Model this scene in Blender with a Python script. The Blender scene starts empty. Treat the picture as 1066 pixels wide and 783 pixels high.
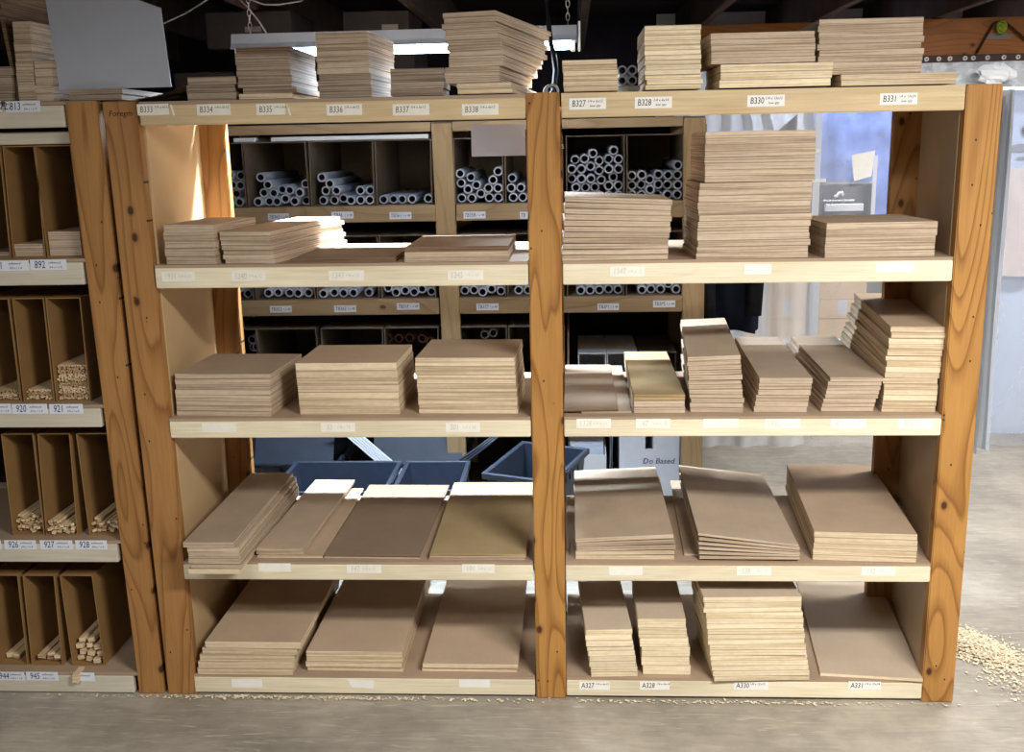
import bpy, bmesh, math, random
from mathutils import Vector, Matrix, noise
R = math.radians
rnd = random.Random(7)
SC = bpy.context.scene
COL = SC.collection

# ------------------------------------------------------------------ materials
def lin(r, g, b):
    f = lambda c: (c / 12.92) if c <= .04045 else ((c + .055) / 1.055) ** 2.4
    return (f(r / 255), f(g / 255), f(b / 255), 1)

def t_mid(a, b, f): return tuple(x * (1 - f) + y * f for x, y in zip(a, b))

class NT:
    def __init__(s, name, rough=.7, spec=.3):
        s.m = bpy.data.materials.new(name); s.m.use_nodes = True
        s.t = s.m.node_tree; s.n = s.t.nodes
        s.b = s.n['Principled BSDF']
        s.b.inputs['Roughness'].default_value = rough
        s.b.inputs['Specular IOR Level'].default_value = spec
    def add(s, typ, **kw):
        n = s.n.new('ShaderNode' + typ)
        for k, v in kw.items(): setattr(n, k, v)
        return n
    def link(s, a, b): s.t.links.new(a, b)
    def coords(s, scale=(1, 1, 1), rand=True, kind='Object'):
        tc = s.add('TexCoord'); mp = s.add('Mapping')
        mp.inputs['Scale'].default_value = scale
        s.link(tc.outputs[kind], mp.inputs['Vector'])
        if rand:
            oi = s.add('ObjectInfo'); mu = s.add('Math', operation='MULTIPLY'); mu.inputs[1].default_value = 37.0
            s.link(oi.outputs['Random'], mu.inputs[0])
            cx = s.add('CombineXYZ')
            for i in range(3): s.link(mu.outputs[0], cx.inputs[i])
            s.link(cx.outputs[0], mp.inputs['Location'])
        return mp.outputs[0]
    def noise(s, vec, scale, detail=4, rough=.55, dist=0):
        n = s.add('TexNoise'); n.inputs['Scale'].default_value = scale; n.inputs['Detail'].default_value = detail
        n.inputs['Roughness'].default_value = rough; n.inputs['Distortion'].default_value = dist
        s.link(vec, n.inputs['Vector']); return n.outputs['Fac']
    def ramp(s, fac, stops):
        r = s.add('ValToRGB'); e = r.color_ramp.elements
        while len(e) < len(stops): e.new(.5)
        for el, (p, c) in zip(e, stops): el.position = p; el.color = c
        s.link(fac, r.inputs[0]); return r.outputs[0]
    def mix(s, fac, a, b, mode='MIX'):
        m = s.add('Mix', data_type='RGBA', blend_type=mode)
        for sock, v in ((m.inputs[0], fac), (m.inputs[6], a), (m.inputs[7], b)):
            if hasattr(v, 'links'): s.link(v, sock)
            else: sock.default_value = v
        return m.outputs[2]
    def color(s, c):
        if hasattr(c, 'links'): s.link(c, s.b.inputs['Base Color'])
        else: s.b.inputs['Base Color'].default_value = c
    def bump(s, fac, strength=.2, dist=.002):
        b = s.add('Bump'); b.inputs['Strength'].default_value = strength; b.inputs['Distance'].default_value = dist
        s.link(fac, b.inputs['Height']); s.link(b.outputs[0], s.b.inputs['Normal'])

def wood_mat(name, light, dark, knot, ringscale=1.0, horiz=False, knots=True, contrast=1.0, nails=False):
    """flat-sawn board: contour lines of a long smooth noise give the cathedral grain"""
    t = NT(name, .55, .3)
    def vec(sa, sl, so=1.0): return t.coords((sa, so, sl) if not horiz else (sl, so, sa))   # across, along, other
    n = t.noise(vec(5.5, .75, 5.5), 1.0, 1.5, .45, .3)
    m1 = t.add('Math', operation='MULTIPLY'); m1.inputs[1].default_value = 17 * ringscale; t.link(n, m1.inputs[0])
    fr = t.add('Math', operation='FRACT'); t.link(m1.outputs[0], fr.inputs[0])
    fine = t.noise(vec(60, 2.2, 60), 3, 4, .6)
    c1 = t.ramp(fr.outputs[0], [(0, dark), (.10, light), (.62, light), (.90, t_mid(light, dark, .55)), (1, dark)])
    c1 = t.mix(.75 * contrast, light, c1)
    f2 = t.ramp(fine, [(.3, (.84, .83, .82, 1)), (.7, (1.08, 1.08, 1.08, 1))])
    c2 = t.mix(.8, c1, f2, 'MULTIPLY')
    big = t.ramp(t.noise(vec(4, 1.6, 4), 1.3, 3), [(.3, (.82, .79, .74, 1)), (.7, (1.10, 1.10, 1.08, 1))])
    c2 = t.mix(.8, c2, big, 'MULTIPLY')
    def spots(sa, sl, core, edge, keep, col, c):
        v = t.coords((sa, 1, sl)) if not horiz else t.coords((sl, 1, sa))
        sx = t.add('SeparateXYZ'); cx = t.add('CombineXYZ'); t.link(v, sx.inputs[0]); t.link(sx.outputs[0], cx.inputs[0]); t.link(sx.outputs[2], cx.inputs[1])
        vo = t.add('TexVoronoi', voronoi_dimensions='2D'); vo.inputs['Scale'].default_value = 1; t.link(cx.outputs[0], vo.inputs['Vector'])
        k = t.ramp(vo.outputs['Distance'], [(core, (1, 1, 1, 1)), (edge, (0, 0, 0, 1))])
        se = t.add('SeparateColor'); t.link(vo.outputs['Color'], se.inputs[0])
        g = t.ramp(se.outputs[0], [(1 - keep - .005, (0, 0, 0, 1)), (1 - keep, (1, 1, 1, 1))])
        return t.mix(t.mix(1.0, k, g, 'MULTIPLY'), c, col)
    if knots:
        c2 = spots(9, 6, .06, .17, .34, t_mid(light, knot, .35), c2)
        c2 = spots(9, 6, .05, .10, .34, knot, c2)
    if nails:
        c2 = spots(34, 24, .06, .10, .07, lin(48, 30, 18), c2)
    t.color(c2); t.bump(fine, .1)
    return t.m

def board_mat(name, top, topvar, edge_l, edge_d, stripes=330):
    t = NT(name, .72, .2)
    ge = t.add('NewGeometry'); tc = t.add('TexCoord'); sx = t.add('SeparateXYZ'); t.link(tc.outputs['Normal'], sx.inputs[0])
    ab = t.add('Math', operation='ABSOLUTE'); t.link(sx.outputs[2], ab.inputs[0])
    gt = t.add('Math', operation='GREATER_THAN'); gt.inputs[1].default_value = .6; t.link(ab.outputs[0], gt.inputs[0])
    n1 = t.noise(t.coords((1, 1, 1)), 6, 5, .6)
    n2 = t.noise(t.coords((26, 2.2, 1)), 6, 3, .6)
    ct = t.ramp(n1, [(.3, top), (.7, topvar)])
    ct = t.mix(.08, ct, t.ramp(n2, [(.3, (.7, .7, .7, 1)), (.7, (1.15, 1.15, 1.15, 1))]), 'MULTIPLY')
    n3 = t.noise(t.coords((2.5, 2.5, stripes)), 1.0, 2, .5)
    n4 = t.noise(t.coords((14, 14, 30)), 3, 3, .6)
    ce = t.ramp(n3, [(.34, t_mid(edge_d, (0, 0, 0, 1), .12)), (.44, edge_d), (.52, edge_l), (.74, edge_l), (.82, edge_d)])
    ce = t.mix(.4, ce, t.ramp(n4, [(.3, (.74, .72, .7, 1)), (.65, (1.05, 1.05, 1.05, 1))]), 'MULTIPLY')
    oi = t.add('ObjectInfo')
    rv = t.ramp(oi.outputs['Random'], [(0, (.86, .85, .84, 1)), (1, (1.08, 1.08, 1.08, 1))])
    c = t.mix(gt.outputs[0], ce, ct)
    c = t.mix(1.0, c, rv, 'MULTIPLY')
    t.color(c); t.bump(n2, .08)
    return t.m

def plain_mat(name, c, rough=.6, spec=.3, var=.12, scale=9, metal=0, rand=True):
    t = NT(name, rough, spec)
    n = t.noise(t.coords((1, 1, 1), rand), scale, 4, .6)
    lo = tuple(x * (1 - var) for x in c[:3]) + (1,); hi = tuple(min(1, x * (1 + var)) for x in c[:3]) + (1,)
    t.color(t.ramp(n, [(.3, lo), (.7, hi)])); t.b.inputs['Metallic'].default_value = metal
    return t.m

def emit_mat(name, c, s):
    t = NT(name); t.color(c); t.b.inputs['Emission Color'].default_value = c; t.b.inputs['Emission Strength'].default_value = s
    return t.m

def film_mat(name, c, alpha, rough=.25):
    t = NT(name, rough, .5)
    tr = t.add('BsdfTransparent'); mx = t.add('MixShader')
    n = t.noise(t.coords((2, 2, 1.2), False), 2.0, 3, .5)
    f = t.ramp(n, [(.3, (alpha - .09,) * 3 + (1,)), (.7, (alpha + .09,) * 3 + (1,))])
    t.color(c)
    t.link(f, mx.inputs[0]); t.link(tr.outputs[0], mx.inputs[1]); t.link(t.b.outputs[0], mx.inputs[2])
    t.link(mx.outputs[0], t.n['Material Output'].inputs['Surface'])
    return t.m

def floor_mat():
    t = NT('concrete', .42, .35)
    v = t.coords((1, 1, 1), False)
    n1 = t.noise(v, 1.6, 8, .62, .4); n2 = t.noise(v, 14, 6, .6)
    vs = t.coords((1.2, 9, 1), False)
    n3 = t.noise(vs, 3, 6, .65, 1.2)
    c = t.ramp(n1, [(.28, lin(132, 126, 115)), (.5, lin(160, 153, 141)), (.7, lin(186, 178, 164))])
    c = t.mix(.5, c, t.ramp(n3, [(.35, (.74, .73, .72, 1)), (.6, (1.08, 1.08, 1.07, 1))]), 'MULTIPLY')
    c = t.mix(.35, c, t.ramp(n2, [(.35, (.75, .75, .75, 1)), (.65, (1.15, 1.15, 1.15, 1))]), 'MULTIPLY')
    sc = t.ramp(t.noise(t.coords((1.5, 16, 1), False), 4, 3, .5, 2), [(.60, (0, 0, 0, 1)), (.68, (.6, .6, .6, 1))])
    c = t.mix(sc, c, lin(196, 188, 172))
    t.color(c)
    t.b.inputs['Roughness'].default_value = .5
    t.bump(n2, .15, .003)
    return t.m

M = {}
M['post'] = wood_mat('orange pine', lin(186, 137, 76), lin(128, 80, 34), lin(84, 44, 24), nails=True)
M['post_brown_shade'] = wood_mat('brown shaded pine', lin(174, 128, 78), lin(126, 84, 44), lin(76, 44, 26), .8, nails=True)  # weaker light on the left posts is put into this browner colour
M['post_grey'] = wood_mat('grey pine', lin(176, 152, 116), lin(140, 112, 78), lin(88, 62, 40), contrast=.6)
M['rail'] = wood_mat('cream pine rail', lin(236, 227, 202), lin(226, 211, 178), lin(190, 150, 104), .4, True, False, .45)
M['rail_top'] = wood_mat('tan pine rail', lin(216, 194, 156), lin(200, 172, 128), lin(160, 116, 78), .4, True, False, .5)
M['rail_white'] = wood_mat('white painted rail', lin(214, 208, 194), lin(202, 194, 178), lin(170, 160, 140), .4, True, False, .35)
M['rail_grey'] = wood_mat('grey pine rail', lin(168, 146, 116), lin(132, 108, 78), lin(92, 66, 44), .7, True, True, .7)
M['beam'] = wood_mat('dark orange beam', lin(142, 86, 34), lin(104, 58, 20), lin(64, 32, 16), .8, True, True, .8)
M['joist'] = plain_mat('dark joist timber', lin(74, 60, 54), .8, .1, .25, 6)
M['panel'] = plain_mat('tan hardboard panel', lin(206, 176, 134), .5, .3, .06, 3)
M['panel_r'] = plain_mat('brown hardboard panel', lin(176, 154, 124), .5, .3, .1, 3)
M['deck'] = plain_mat('hardboard deck', lin(168, 146, 124), .55, .25, .08, 5)
M['tan'] = board_mat('tan sheet board', lin(170, 152, 132), lin(184, 165, 143), lin(204, 185, 163), lin(172, 151, 128))
M['pale'] = board_mat('pale sheet board', lin(182, 160, 136), lin(196, 172, 146), lin(230, 212, 182), lin(204, 181, 148))
M['cream'] = board_mat('cream sheet board', lin(190, 174, 154), lin(204, 186, 164), lin(245, 230, 200), lin(224, 203, 164))
M['dull'] = board_mat('grey brown sheet board', lin(140, 126, 114), lin(152, 138, 122), lin(174, 157, 139), lin(138, 121, 105))
M['hard'] = board_mat('dark hardboard sheet', lin(132, 113, 96), lin(144, 124, 104), lin(128, 104, 82), lin(96, 76, 58))
M['olive'] = board_mat('olive tan sheet', lin(164, 144, 108), lin(178, 158, 122), lin(190, 166, 124), lin(150, 126, 90))
M['card'] = plain_mat('cardboard', lin(150, 116, 74), .85, .1, .1, 8)
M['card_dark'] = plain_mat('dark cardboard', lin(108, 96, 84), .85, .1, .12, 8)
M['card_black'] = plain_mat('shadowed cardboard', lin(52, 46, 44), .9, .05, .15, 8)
M['card_pale'] = plain_mat('pale cardboard', lin(214, 186, 152), .8, .1, .06, 6)
M['card_yellow'] = plain_mat('yellow card', lin(232, 190, 112), .8, .1, .06, 6)
M['paper'] = plain_mat('paper label', lin(244, 243, 238), .7, .2, .03, 30)
M['paper_blue'] = plain_mat('bluish paper label', lin(226, 232, 244), .7, .2, .03, 30)
M['tape'] = plain_mat('faded paper tape', lin(244, 241, 230), .65, .25, .05, 30)
M['ink'] = plain_mat('black ink', lin(44, 40, 60), .6, .2, .1, 30)
M['ink_blue'] = plain_mat('blue ink', lin(38, 52, 104), .6, .2, .1, 30)
M['ink_faint'] = plain_mat('faded ink', lin(212, 208, 196), .6, .2, .1, 30)
M['tube'] = plain_mat('grey plastic tube', lin(168, 176, 192), .35, .5, .1, 40)
M['tube_in'] = plain_mat('dark tube bore', lin(30, 36, 54), .6, .2, .1, 40)
M['tube_brown'] = plain_mat('brown paper tube', lin(128, 88, 66), .7, .2, .1, 40)
M['stick'] = board_mat('pale wood stick', lin(206, 180, 142), lin(222, 198, 160), lin(232, 212, 178), lin(190, 160, 122), 60)
M['white_board'] = plain_mat('white sheet', lin(176, 180, 192), .6, .25, .05, 3)
M['white_plastic'] = plain_mat('white plastic', lin(230, 234, 240), .4, .4, .04, 6)
M['steel'] = plain_mat('grey enamel', lin(200, 206, 214), .4, .5, .05, 9)
M['black'] = plain_mat('black rubber', lin(20, 20, 22), .8, .1, .2, 20)
M['wire'] = plain_mat('grey wire', lin(150, 146, 146), .5, .4, .1, 20)
M['tote'] = plain_mat('blue grey plastic tote', lin(62, 70, 84), .45, .4, .12, 12)
M['tote_in'] = plain_mat('dark tote inside', lin(52, 61, 78), .5, .3, .12, 12)
M['coat'] = plain_mat('black cloth', lin(30, 30, 34), .9, .1, .25, 14)
M['coat_blue'] = plain_mat('navy cloth', lin(22, 25, 38), .9, .1, .25, 14)
M['film'] = film_mat('clear plastic film', lin(226, 230, 240), .26)
M['film_thick'] = film_mat('milky plastic film', lin(232, 236, 244), .55, .35)
M['blue'] = plain_mat('blue tarpaulin', lin(96, 114, 166), .5, .3, .4, 6)
M['blue_pale'] = plain_mat('pale blue sheet', lin(198, 216, 246), .5, .3, .06, 3)
M['grey_dark'] = plain_mat('dark grey plastic', lin(66, 66, 74), .5, .3, .15, 12)
M['grey'] = plain_mat('grey print', lin(140, 146, 160), .6, .3, .1, 12)
M['glow'] = emit_mat('fluorescent tube glow', (.62, .79, 1, 1), 24)
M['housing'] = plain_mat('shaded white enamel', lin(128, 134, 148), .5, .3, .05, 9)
M['paper_grey'] = plain_mat('grey paper', lin(158, 163, 180), .7, .2, .04, 6)
M['sawdust'] = plain_mat('sawdust', lin(228, 214, 186), .9, .05, .12, 60)
M['rope'] = plain_mat('dark rope', lin(54, 36, 24), .8, .1, .2, 40)
M['green'] = plain_mat('green cord', lin(120, 138, 40), .7, .2, .25, 60)
M['washer'] = plain_mat('washer metal', lin(196, 190, 186), .35, .5, .1, 30)
M['wall_white'] = plain_mat('white wall', lin(222, 222, 220), .7, .2, .04, 2, rand=False)
M['wall_dark'] = plain_mat('dark wall', lin(46, 42, 48), .9, .1, .2, 3, rand=False)
M['ceiling'] = plain_mat('dark ceiling boards', lin(48, 38, 40), .9, .05, .2, 4, rand=False)
M['floor'] = floor_mat()
M['smear'] = plain_mat('grey smear', lin(118, 106, 100), .7, .2, .1, 20)
M['pinkish'] = plain_mat('pale brown cloth', lin(216, 206, 206), .8, .1, .1, 5)

# ------------------------------------------------------------------ mesh helpers
class MB:
    """collects shapes; build() links them as one mesh object"""
    def __init__(s): s.bm = bmesh.new(); s.mats = []
    def mi(s, m):
        if m not in s.mats: s.mats.append(m)
        return s.mats.index(m)
    def hexa(s, b, t, m):
        """prism from 4 bottom and 4 top corners (counter-clockwise from above)"""
        i = s.mi(m); vb = [s.bm.verts.new(p) for p in b]; vt = [s.bm.verts.new(p) for p in t]
        fs = [s.bm.faces.new(vb[::-1]), s.bm.faces.new(vt)]
        for k in range(4): fs.append(s.bm.faces.new((vb[k], vb[(k + 1) % 4], vt[(k + 1) % 4], vt[k])))
        for f in fs: f.material_index = i
        return fs
    def box(s, x0, x1, y0, y1, z0, z1, m, bev=0):
        fs = s.hexa([(x0, y0, z0), (x1, y0, z0), (x1, y1, z0), (x0, y1, z0)], [(x0, y0, z1), (x1, y0, z1), (x1, y1, z1), (x0, y1, z1)], m)
        if bev:
            es = list({e for f in fs for e in f.edges})
            bmesh.ops.bevel(s.bm, geom=es, offset=bev, segments=1, affect='EDGES')
        return fs
    def quad(s, pts, m):
        f = s.bm.faces.new([s.bm.verts.new(p) for p in pts]); f.material_index = s.mi(m); return f
    def tube(s, pts, r, m, seg=8, closed=False, cap=True):
        i = s.mi(m); rings = []; pts = [Vector(p) for p in pts]; n = len(pts)
        for k, p in enumerate(pts):
            d = (pts[(k + 1) % n if closed else min(k + 1, n - 1)] - pts[k - 1 if (closed or k) else 0]).normalized()
            a = d.cross(Vector((0, 0, 1)));
            if a.length < .1: a = d.cross(Vector((0, 1, 0)))
            a.normalize(); b = d.cross(a)
            rr = r[k] if isinstance(r, (list, tuple)) else r
            rings.append([s.bm.verts.new(p + rr * (math.cos(2 * math.pi * q / seg) * a + math.sin(2 * math.pi * q / seg) * b)) for q in range(seg)])
        for k in range(n if closed else n - 1):
            A, B = rings[k], rings[(k + 1) % n]
            for q in range(seg):
                f = s.bm.faces.new((A[q], A[(q + 1) % seg], B[(q + 1) % seg], B[q])); f.material_index = i; f.smooth = True
        if cap and not closed:
            for rg in (rings[0][::-1], rings[-1]):
                f = s.bm.faces.new(rg); f.material_index = i
    def grid(s, fn, nu, nv, m, smooth=True):
        i = s.mi(m); vs = [[s.bm.verts.new(fn(u / nu, v / nv)) for v in range(nv + 1)] for u in range(nu + 1)]
        for u in range(nu):
            for v in range(nv):
                f = s.bm.faces.new((vs[u][v], vs[u + 1][v], vs[u + 1][v + 1], vs[u][v + 1])); f.material_index = i; f.smooth = smooth
    def disc(s, c, r, m, seg=16, sx=1, sz=1):
        f = s.bm.faces.new([s.bm.verts.new((c[0] + r * sx * math.cos(2 * math.pi * k / seg), c[1], c[2] + r * sz * math.sin(2 * math.pi * k / seg))) for k in range(seg)])
        f.material_index = s.mi(m)
    def text(s, txt, x, y, z, size, m, slant=0.0, squash=1.0):
        """flat lettering facing -y, centred at x, z"""
        cu = bpy.data.curves.new('t', 'FONT'); cu.body = txt; cu.size = size; cu.align_x = 'CENTER'; cu.align_y = 'CENTER'; cu.shear = slant
        cu.resolution_u = 2
        ob = bpy.data.objects.new('t', cu); COL.objects.link(ob)
        dg = bpy.context.evaluated_depsgraph_get(); me = ob.evaluated_get(dg).to_mesh()
        i = s.mi(m); vs = [s.bm.verts.new((x + v.co.x * squash, y, z + v.co.y)) for v in me.vertices]
        for p in me.polygons:
            try:
                f = s.bm.faces.new([vs[k] for k in p.vertices]); f.material_index = i
            except ValueError: pass
        ob.evaluated_get(dg).to_mesh_clear(); bpy.data.objects.remove(ob); bpy.data.curves.remove(cu)
    def mesh(s, name):
        me = bpy.data.meshes.new(name); s.bm.normal_update(); s.bm.to_mesh(me); s.bm.free()
        for m in s.mats: me.materials.append(m)
        return me
    def build(s, name, parent=None, loc=None, rot=None):
        return put(name, s.mesh(name), parent, loc, rot)

def put(name, me, parent=None, loc=None, rot=None):
    o = bpy.data.objects.new(name, me); COL.objects.link(o)
    if parent: o.parent = parent
    if loc: o.location = loc
    if rot: o.rotation_euler = rot
    return o

def tag(o, label, cat, group=None, kind=None):
    o['label'] = label; o['category'] = cat
    if group: o['group'] = group
    if kind: o['kind'] = kind
    return o
def thing(name, loc, label, cat, group=None, rot=None):
    o = put(name, None, None, loc, rot); return tag(o, label, cat, group)
def struct(o): o['kind'] = 'structure'; return o

ORD = ['', 'first', 'second', 'third', 'fourth', 'fifth', 'sixth', 'seventh', 'eighth', 'ninth', 'tenth', 'eleventh', 'twelfth', 'thirteenth', 'fourteenth', 'fifteenth', 'sixteenth']
TUBES = {
 ('upper', 0): [(-1.386, 1.563), (-1.339, 1.567), (-1.375, 1.526), (-1.342, 1.526), (-1.369, 1.491), (-1.391, 1.453), (-1.353, 1.452)],
 ('upper', 1): [(-1.252, 1.558), (-1.224, 1.526), (-1.169, 1.504), (-1.129, 1.502), (-1.060, 1.525), (-1.250, 1.490), (-1.205, 1.487), (-1.081, 1.489), (-1.149, 1.465), (-1.263, 1.454), (-1.228, 1.453), (-1.183, 1.450), (-1.107, 1.451), (-1.070, 1.450)],
 ('upper', 2): [(-0.985, 1.553), (-0.950, 1.525), (-0.977, 1.496), (-0.923, 1.495), (-0.807, 1.493), (-0.772, 1.494), (-0.897, 1.461), (-0.990, 1.451), (-0.936, 1.450), (-0.863, 1.450), (-0.816, 1.451), (-0.782, 1.449)],
 ('upper', 3): [(-0.729, 1.451), (-0.690, 1.450), (-0.648, 1.450), (-0.604, 1.449), (-0.532, 1.449)],
 ('upper', 4): [(-0.407, 1.549), (-0.350, 1.542), (-0.233, 1.563), (-0.252, 1.526), (-0.396, 1.509), (-0.369, 1.481), (-0.329, 1.506), (-0.387, 1.448), (-0.350, 1.448), (-0.311, 1.466), (-0.276, 1.485), (-0.233, 1.488), (-0.276, 1.445), (-0.234, 1.444)],
 ('upper', 5): [(-0.177, 1.485), (-0.139, 1.466), (-0.173, 1.443), (-0.176, 1.525), (-0.136, 1.432)],
 ('upper', 6): [(0.253, 1.634), (0.176, 1.613), (0.137, 1.594), (0.090, 1.592), (0.233, 1.594), (0.276, 1.596), (0.195, 1.574), (0.074, 1.552), (0.114, 1.555), (0.158, 1.555), (0.234, 1.553), (0.278, 1.554), (0.197, 1.531), (0.074, 1.509), (0.118, 1.510), (0.160, 1.509), (0.257, 1.516), (0.218, 1.494), (0.099, 1.473), (0.139, 1.473), (0.181, 1.474), (0.278, 1.477), (0.244, 1.466), (0.073, 1.437), (0.115, 1.432), (0.157, 1.431), (0.204, 1.435), (0.246, 1.427), (0.280, 1.438)],
 ('upper', 7): [(0.368, 1.526), (0.407, 1.509), (0.448, 1.524), (0.491, 1.524), (0.531, 1.525), (0.370, 1.482), (0.412, 1.470), (0.453, 1.483), (0.493, 1.483), (0.531, 1.482), (0.533, 1.567), (0.523, 1.441), (0.331, 1.529), (0.333, 1.483), (0.334, 1.437), (0.380, 1.436), (0.426, 1.431), (0.477, 1.439)],
 ('middle', 0): [(-1.376, 1.076), (-1.358, 1.055)],
 ('middle', 1): [(-1.254, 1.060), (-1.215, 1.060), (-1.161, 1.059), (-1.120, 1.059), (-1.078, 1.058)],
 ('middle', 2): [(-1.013, 1.051), (-0.968, 1.050), (-0.922, 1.049), (-0.879, 1.049), (-0.812, 1.055)],
 ('middle', 3): [(-0.746, 1.057), (-0.705, 1.056), (-0.662, 1.056), (-0.618, 1.057), (-0.577, 1.057), (-0.536, 1.054)],
 ('middle', 4): [(-0.384, 1.059), (-0.341, 1.059), (-0.298, 1.058), (-0.257, 1.058), (-0.216, 1.057)],
 ('middle', 5): [(-0.157, 1.054), (-0.116, 1.054)],
 ('middle', 6): [(0.133, 1.053), (0.174, 1.052), (0.219, 1.052), (0.266, 1.051), (0.310, 1.051)],
 ('middle', 7): [(0.375, 1.050), (0.417, 1.049), (0.457, 1.049), (0.497, 1.065), (0.530, 1.050)],
 ('lower', 0): [(-1.355, 0.845), (-1.361, 0.806), (-1.336, 0.813)],
 ('lower', 3): [(-0.748, 0.840), (-0.698, 0.840), (-0.648, 0.843), (-0.590, 0.842), (-0.554, 0.827)],
 ('lower', 4): [(-0.275, 0.862), (-0.314, 0.851)],
}
LABELS = {
 5: [(-1.082, 1.787, 0.090, 'B333'), (-0.911, 1.783, 0.095, 'B334'), (-0.751, 1.780, 0.081, 'B335'), (-0.546, 1.775, 0.099, 'B336'), (-0.362, 1.771, 0.101, 'B337'), (-0.172, 1.767, 0.100, 'B338'), (0.120, 1.776, 0.100, 'B327'), (0.297, 1.775, 0.100, 'B328'), (0.597, 1.773, 0.099, 'B330'), (0.946, 1.770, 0.098, 'B331'), ],
 4: [(-1.054, 1.322, 0.098, '1931'), (-0.848, 1.320, 0.100, '5340'), (-0.566, 1.318, 0.102, '1343'), (-0.226, 1.315, 0.101, '1345'), (0.229, 1.319, 0.096, '1347'), (0.590, 1.320, 0.074, ''), (0.963, 1.321, 0.101, ''), ],
 3: [(-0.972, 0.872, 0.104, ''), (-0.616, 0.871, 0.103, '33'), (-0.247, 0.869, 0.101, '301'), (0.134, 0.879, 0.100, '1328'), (0.305, 0.878, 0.099, '47'), (0.499, 0.877, 0.101, ''), (0.674, 0.876, 0.101, '1332'), (0.860, 0.875, 0.100, '477'), (1.049, 0.874, 0.099, '338'), ],
 2: [(-0.837, 0.429, 0.101, ''), (-0.562, 0.426, 0.106, '147'), (-0.214, 0.428, 0.099, '101'), (0.228, 0.422, 0.100, ''), (0.607, 0.423, 0.101, '338'), (0.969, 0.424, 0.097, '132'), ],
 1: [(-0.953, 0.040, 0.098, ''), (-0.591, 0.044, 0.085, ''), (-0.236, 0.048, 0.096, ''), (0.134, 0.044, 0.094, 'A327'), (0.318, 0.046, 0.091, 'A328'), (0.610, 0.049, 0.104, 'A330'), (0.949, 0.053, 0.097, 'A331'), ],
}
LEFT_LABELS = [(-1.526, 1.805, 0.028, '872'), (-1.451, 1.803, 0.101, '813'), (-1.550, 1.360, 0.123, '891'), (-1.431, 1.361, 0.108, '892'), (-1.645, 0.934, 0.095, '919'), (-1.541, 0.933, 0.109, '920'), (-1.429, 0.932, 0.103, '921'), (-1.734, 0.501, 0.098, '925'), (-1.625, 0.502, 0.101, '926'), (-1.511, 0.502, 0.103, '927'), (-1.401, 0.502, 0.100, '928'), (-1.715, 0.058, 0.095, '944'), (-1.610, 0.059, 0.104, '945'), (-1.474, 0.058, 0.069, ''), ]
RACK_TAGS = [(-1.177, 1.391, 0.092, 'TB362'), (-0.900, 1.394, 0.095, 'TB36'), (-0.651, 1.388, 0.095, 'TB361'), (-0.335, 1.385, 0.094, 'TB35R'), (-0.121, 1.381, 0.045, 'TB'), (-1.382, 0.998, 0.030, ''), (-1.195, 0.992, 0.098, 'TB352'), (-0.911, 0.991, 0.097, 'TB362'), (-0.635, 0.998, 0.099, 'TB31F'), (-0.290, 0.992, 0.096, 'TB377'), (0.229, 0.986, 0.092, 'TB3P1'), (0.467, 0.996, 0.094, 'TB3P5'), ]
# ------------------------------------------------------------------ the setting
b = MB(); b.quad([(-4, -5, 0), (4.2, -5, 0), (4.2, 4.2, 0), (-4, 4.2, 0)], M['floor']); struct(b.build('floor'))
b = MB(); b.box(-4, 4.2, -5, 4.2, 2.46, 2.5, M['ceiling']); struct(b.build('ceiling'))
b = MB(); b.box(-4, .62, 4.0, 4.08, 0, 2.46, M['wall_dark']); b.box(.62, 4.2, 4.0, 4.08, 0, 2.46, M['wall_white']); struct(b.build('wall_back'))
b = MB(); b.box(-4.08, -4, -5, 4.08, 0, 2.46, M['wall_dark']); struct(b.build('wall_left'))
b = MB(); b.box(4.2, 4.28, -5, 4.08, 0, 2.46, M['wall_white']); struct(b.build('wall_right'))
b = MB(); b.box(-4.08, 4.28, -5.08, -5, 0, 2.46, M['wall_white']); struct(b.build('wall_front'))
k = 1
for x in (-3.1, -2.49, -1.88, -1.27, -.60, .14, .76, 1.32, 1.92, 2.53, 3.14):
    b = MB(); b.box(x - .022, x + .022, .9, 3.99, 2.25, 2.458, M['joist'], .004); struct(b.build('trim_%d' % k)); k += 1
# header beam over the plastic curtain, with its own hardware as parts
b = MB(); b.box(.70, 3.4, 2.66, 2.70, 2.035, 2.248, M['beam'], .003); bm_ = struct(b.build('trim_%d' % k)); k += 1
b = MB(); b.box(1.80, 3.4, 2.645, 2.659, 2.035, 2.07, M['joist'], .002); st_ = b.build('fixing_strip', bm_)
for i, x in enumerate((1.87, 1.93, 1.985, 2.06, 2.10, 2.17, 2.25, 2.32, 2.4)):
    b = MB(); b.tube([(x, 2.645, 2.052), (x, 2.638, 2.052)], .011, M['washer'], 12); b.tube([(x, 2.638, 2.052), (x, 2.635, 2.052)], .004, M['joist'], 8); b.build('washer', st_)
b = MB()
b.disc((2.22, 2.657, 2.155), .075, M['smear'], 24, 1, .22); b.build('grey_smear', bm_)

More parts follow.
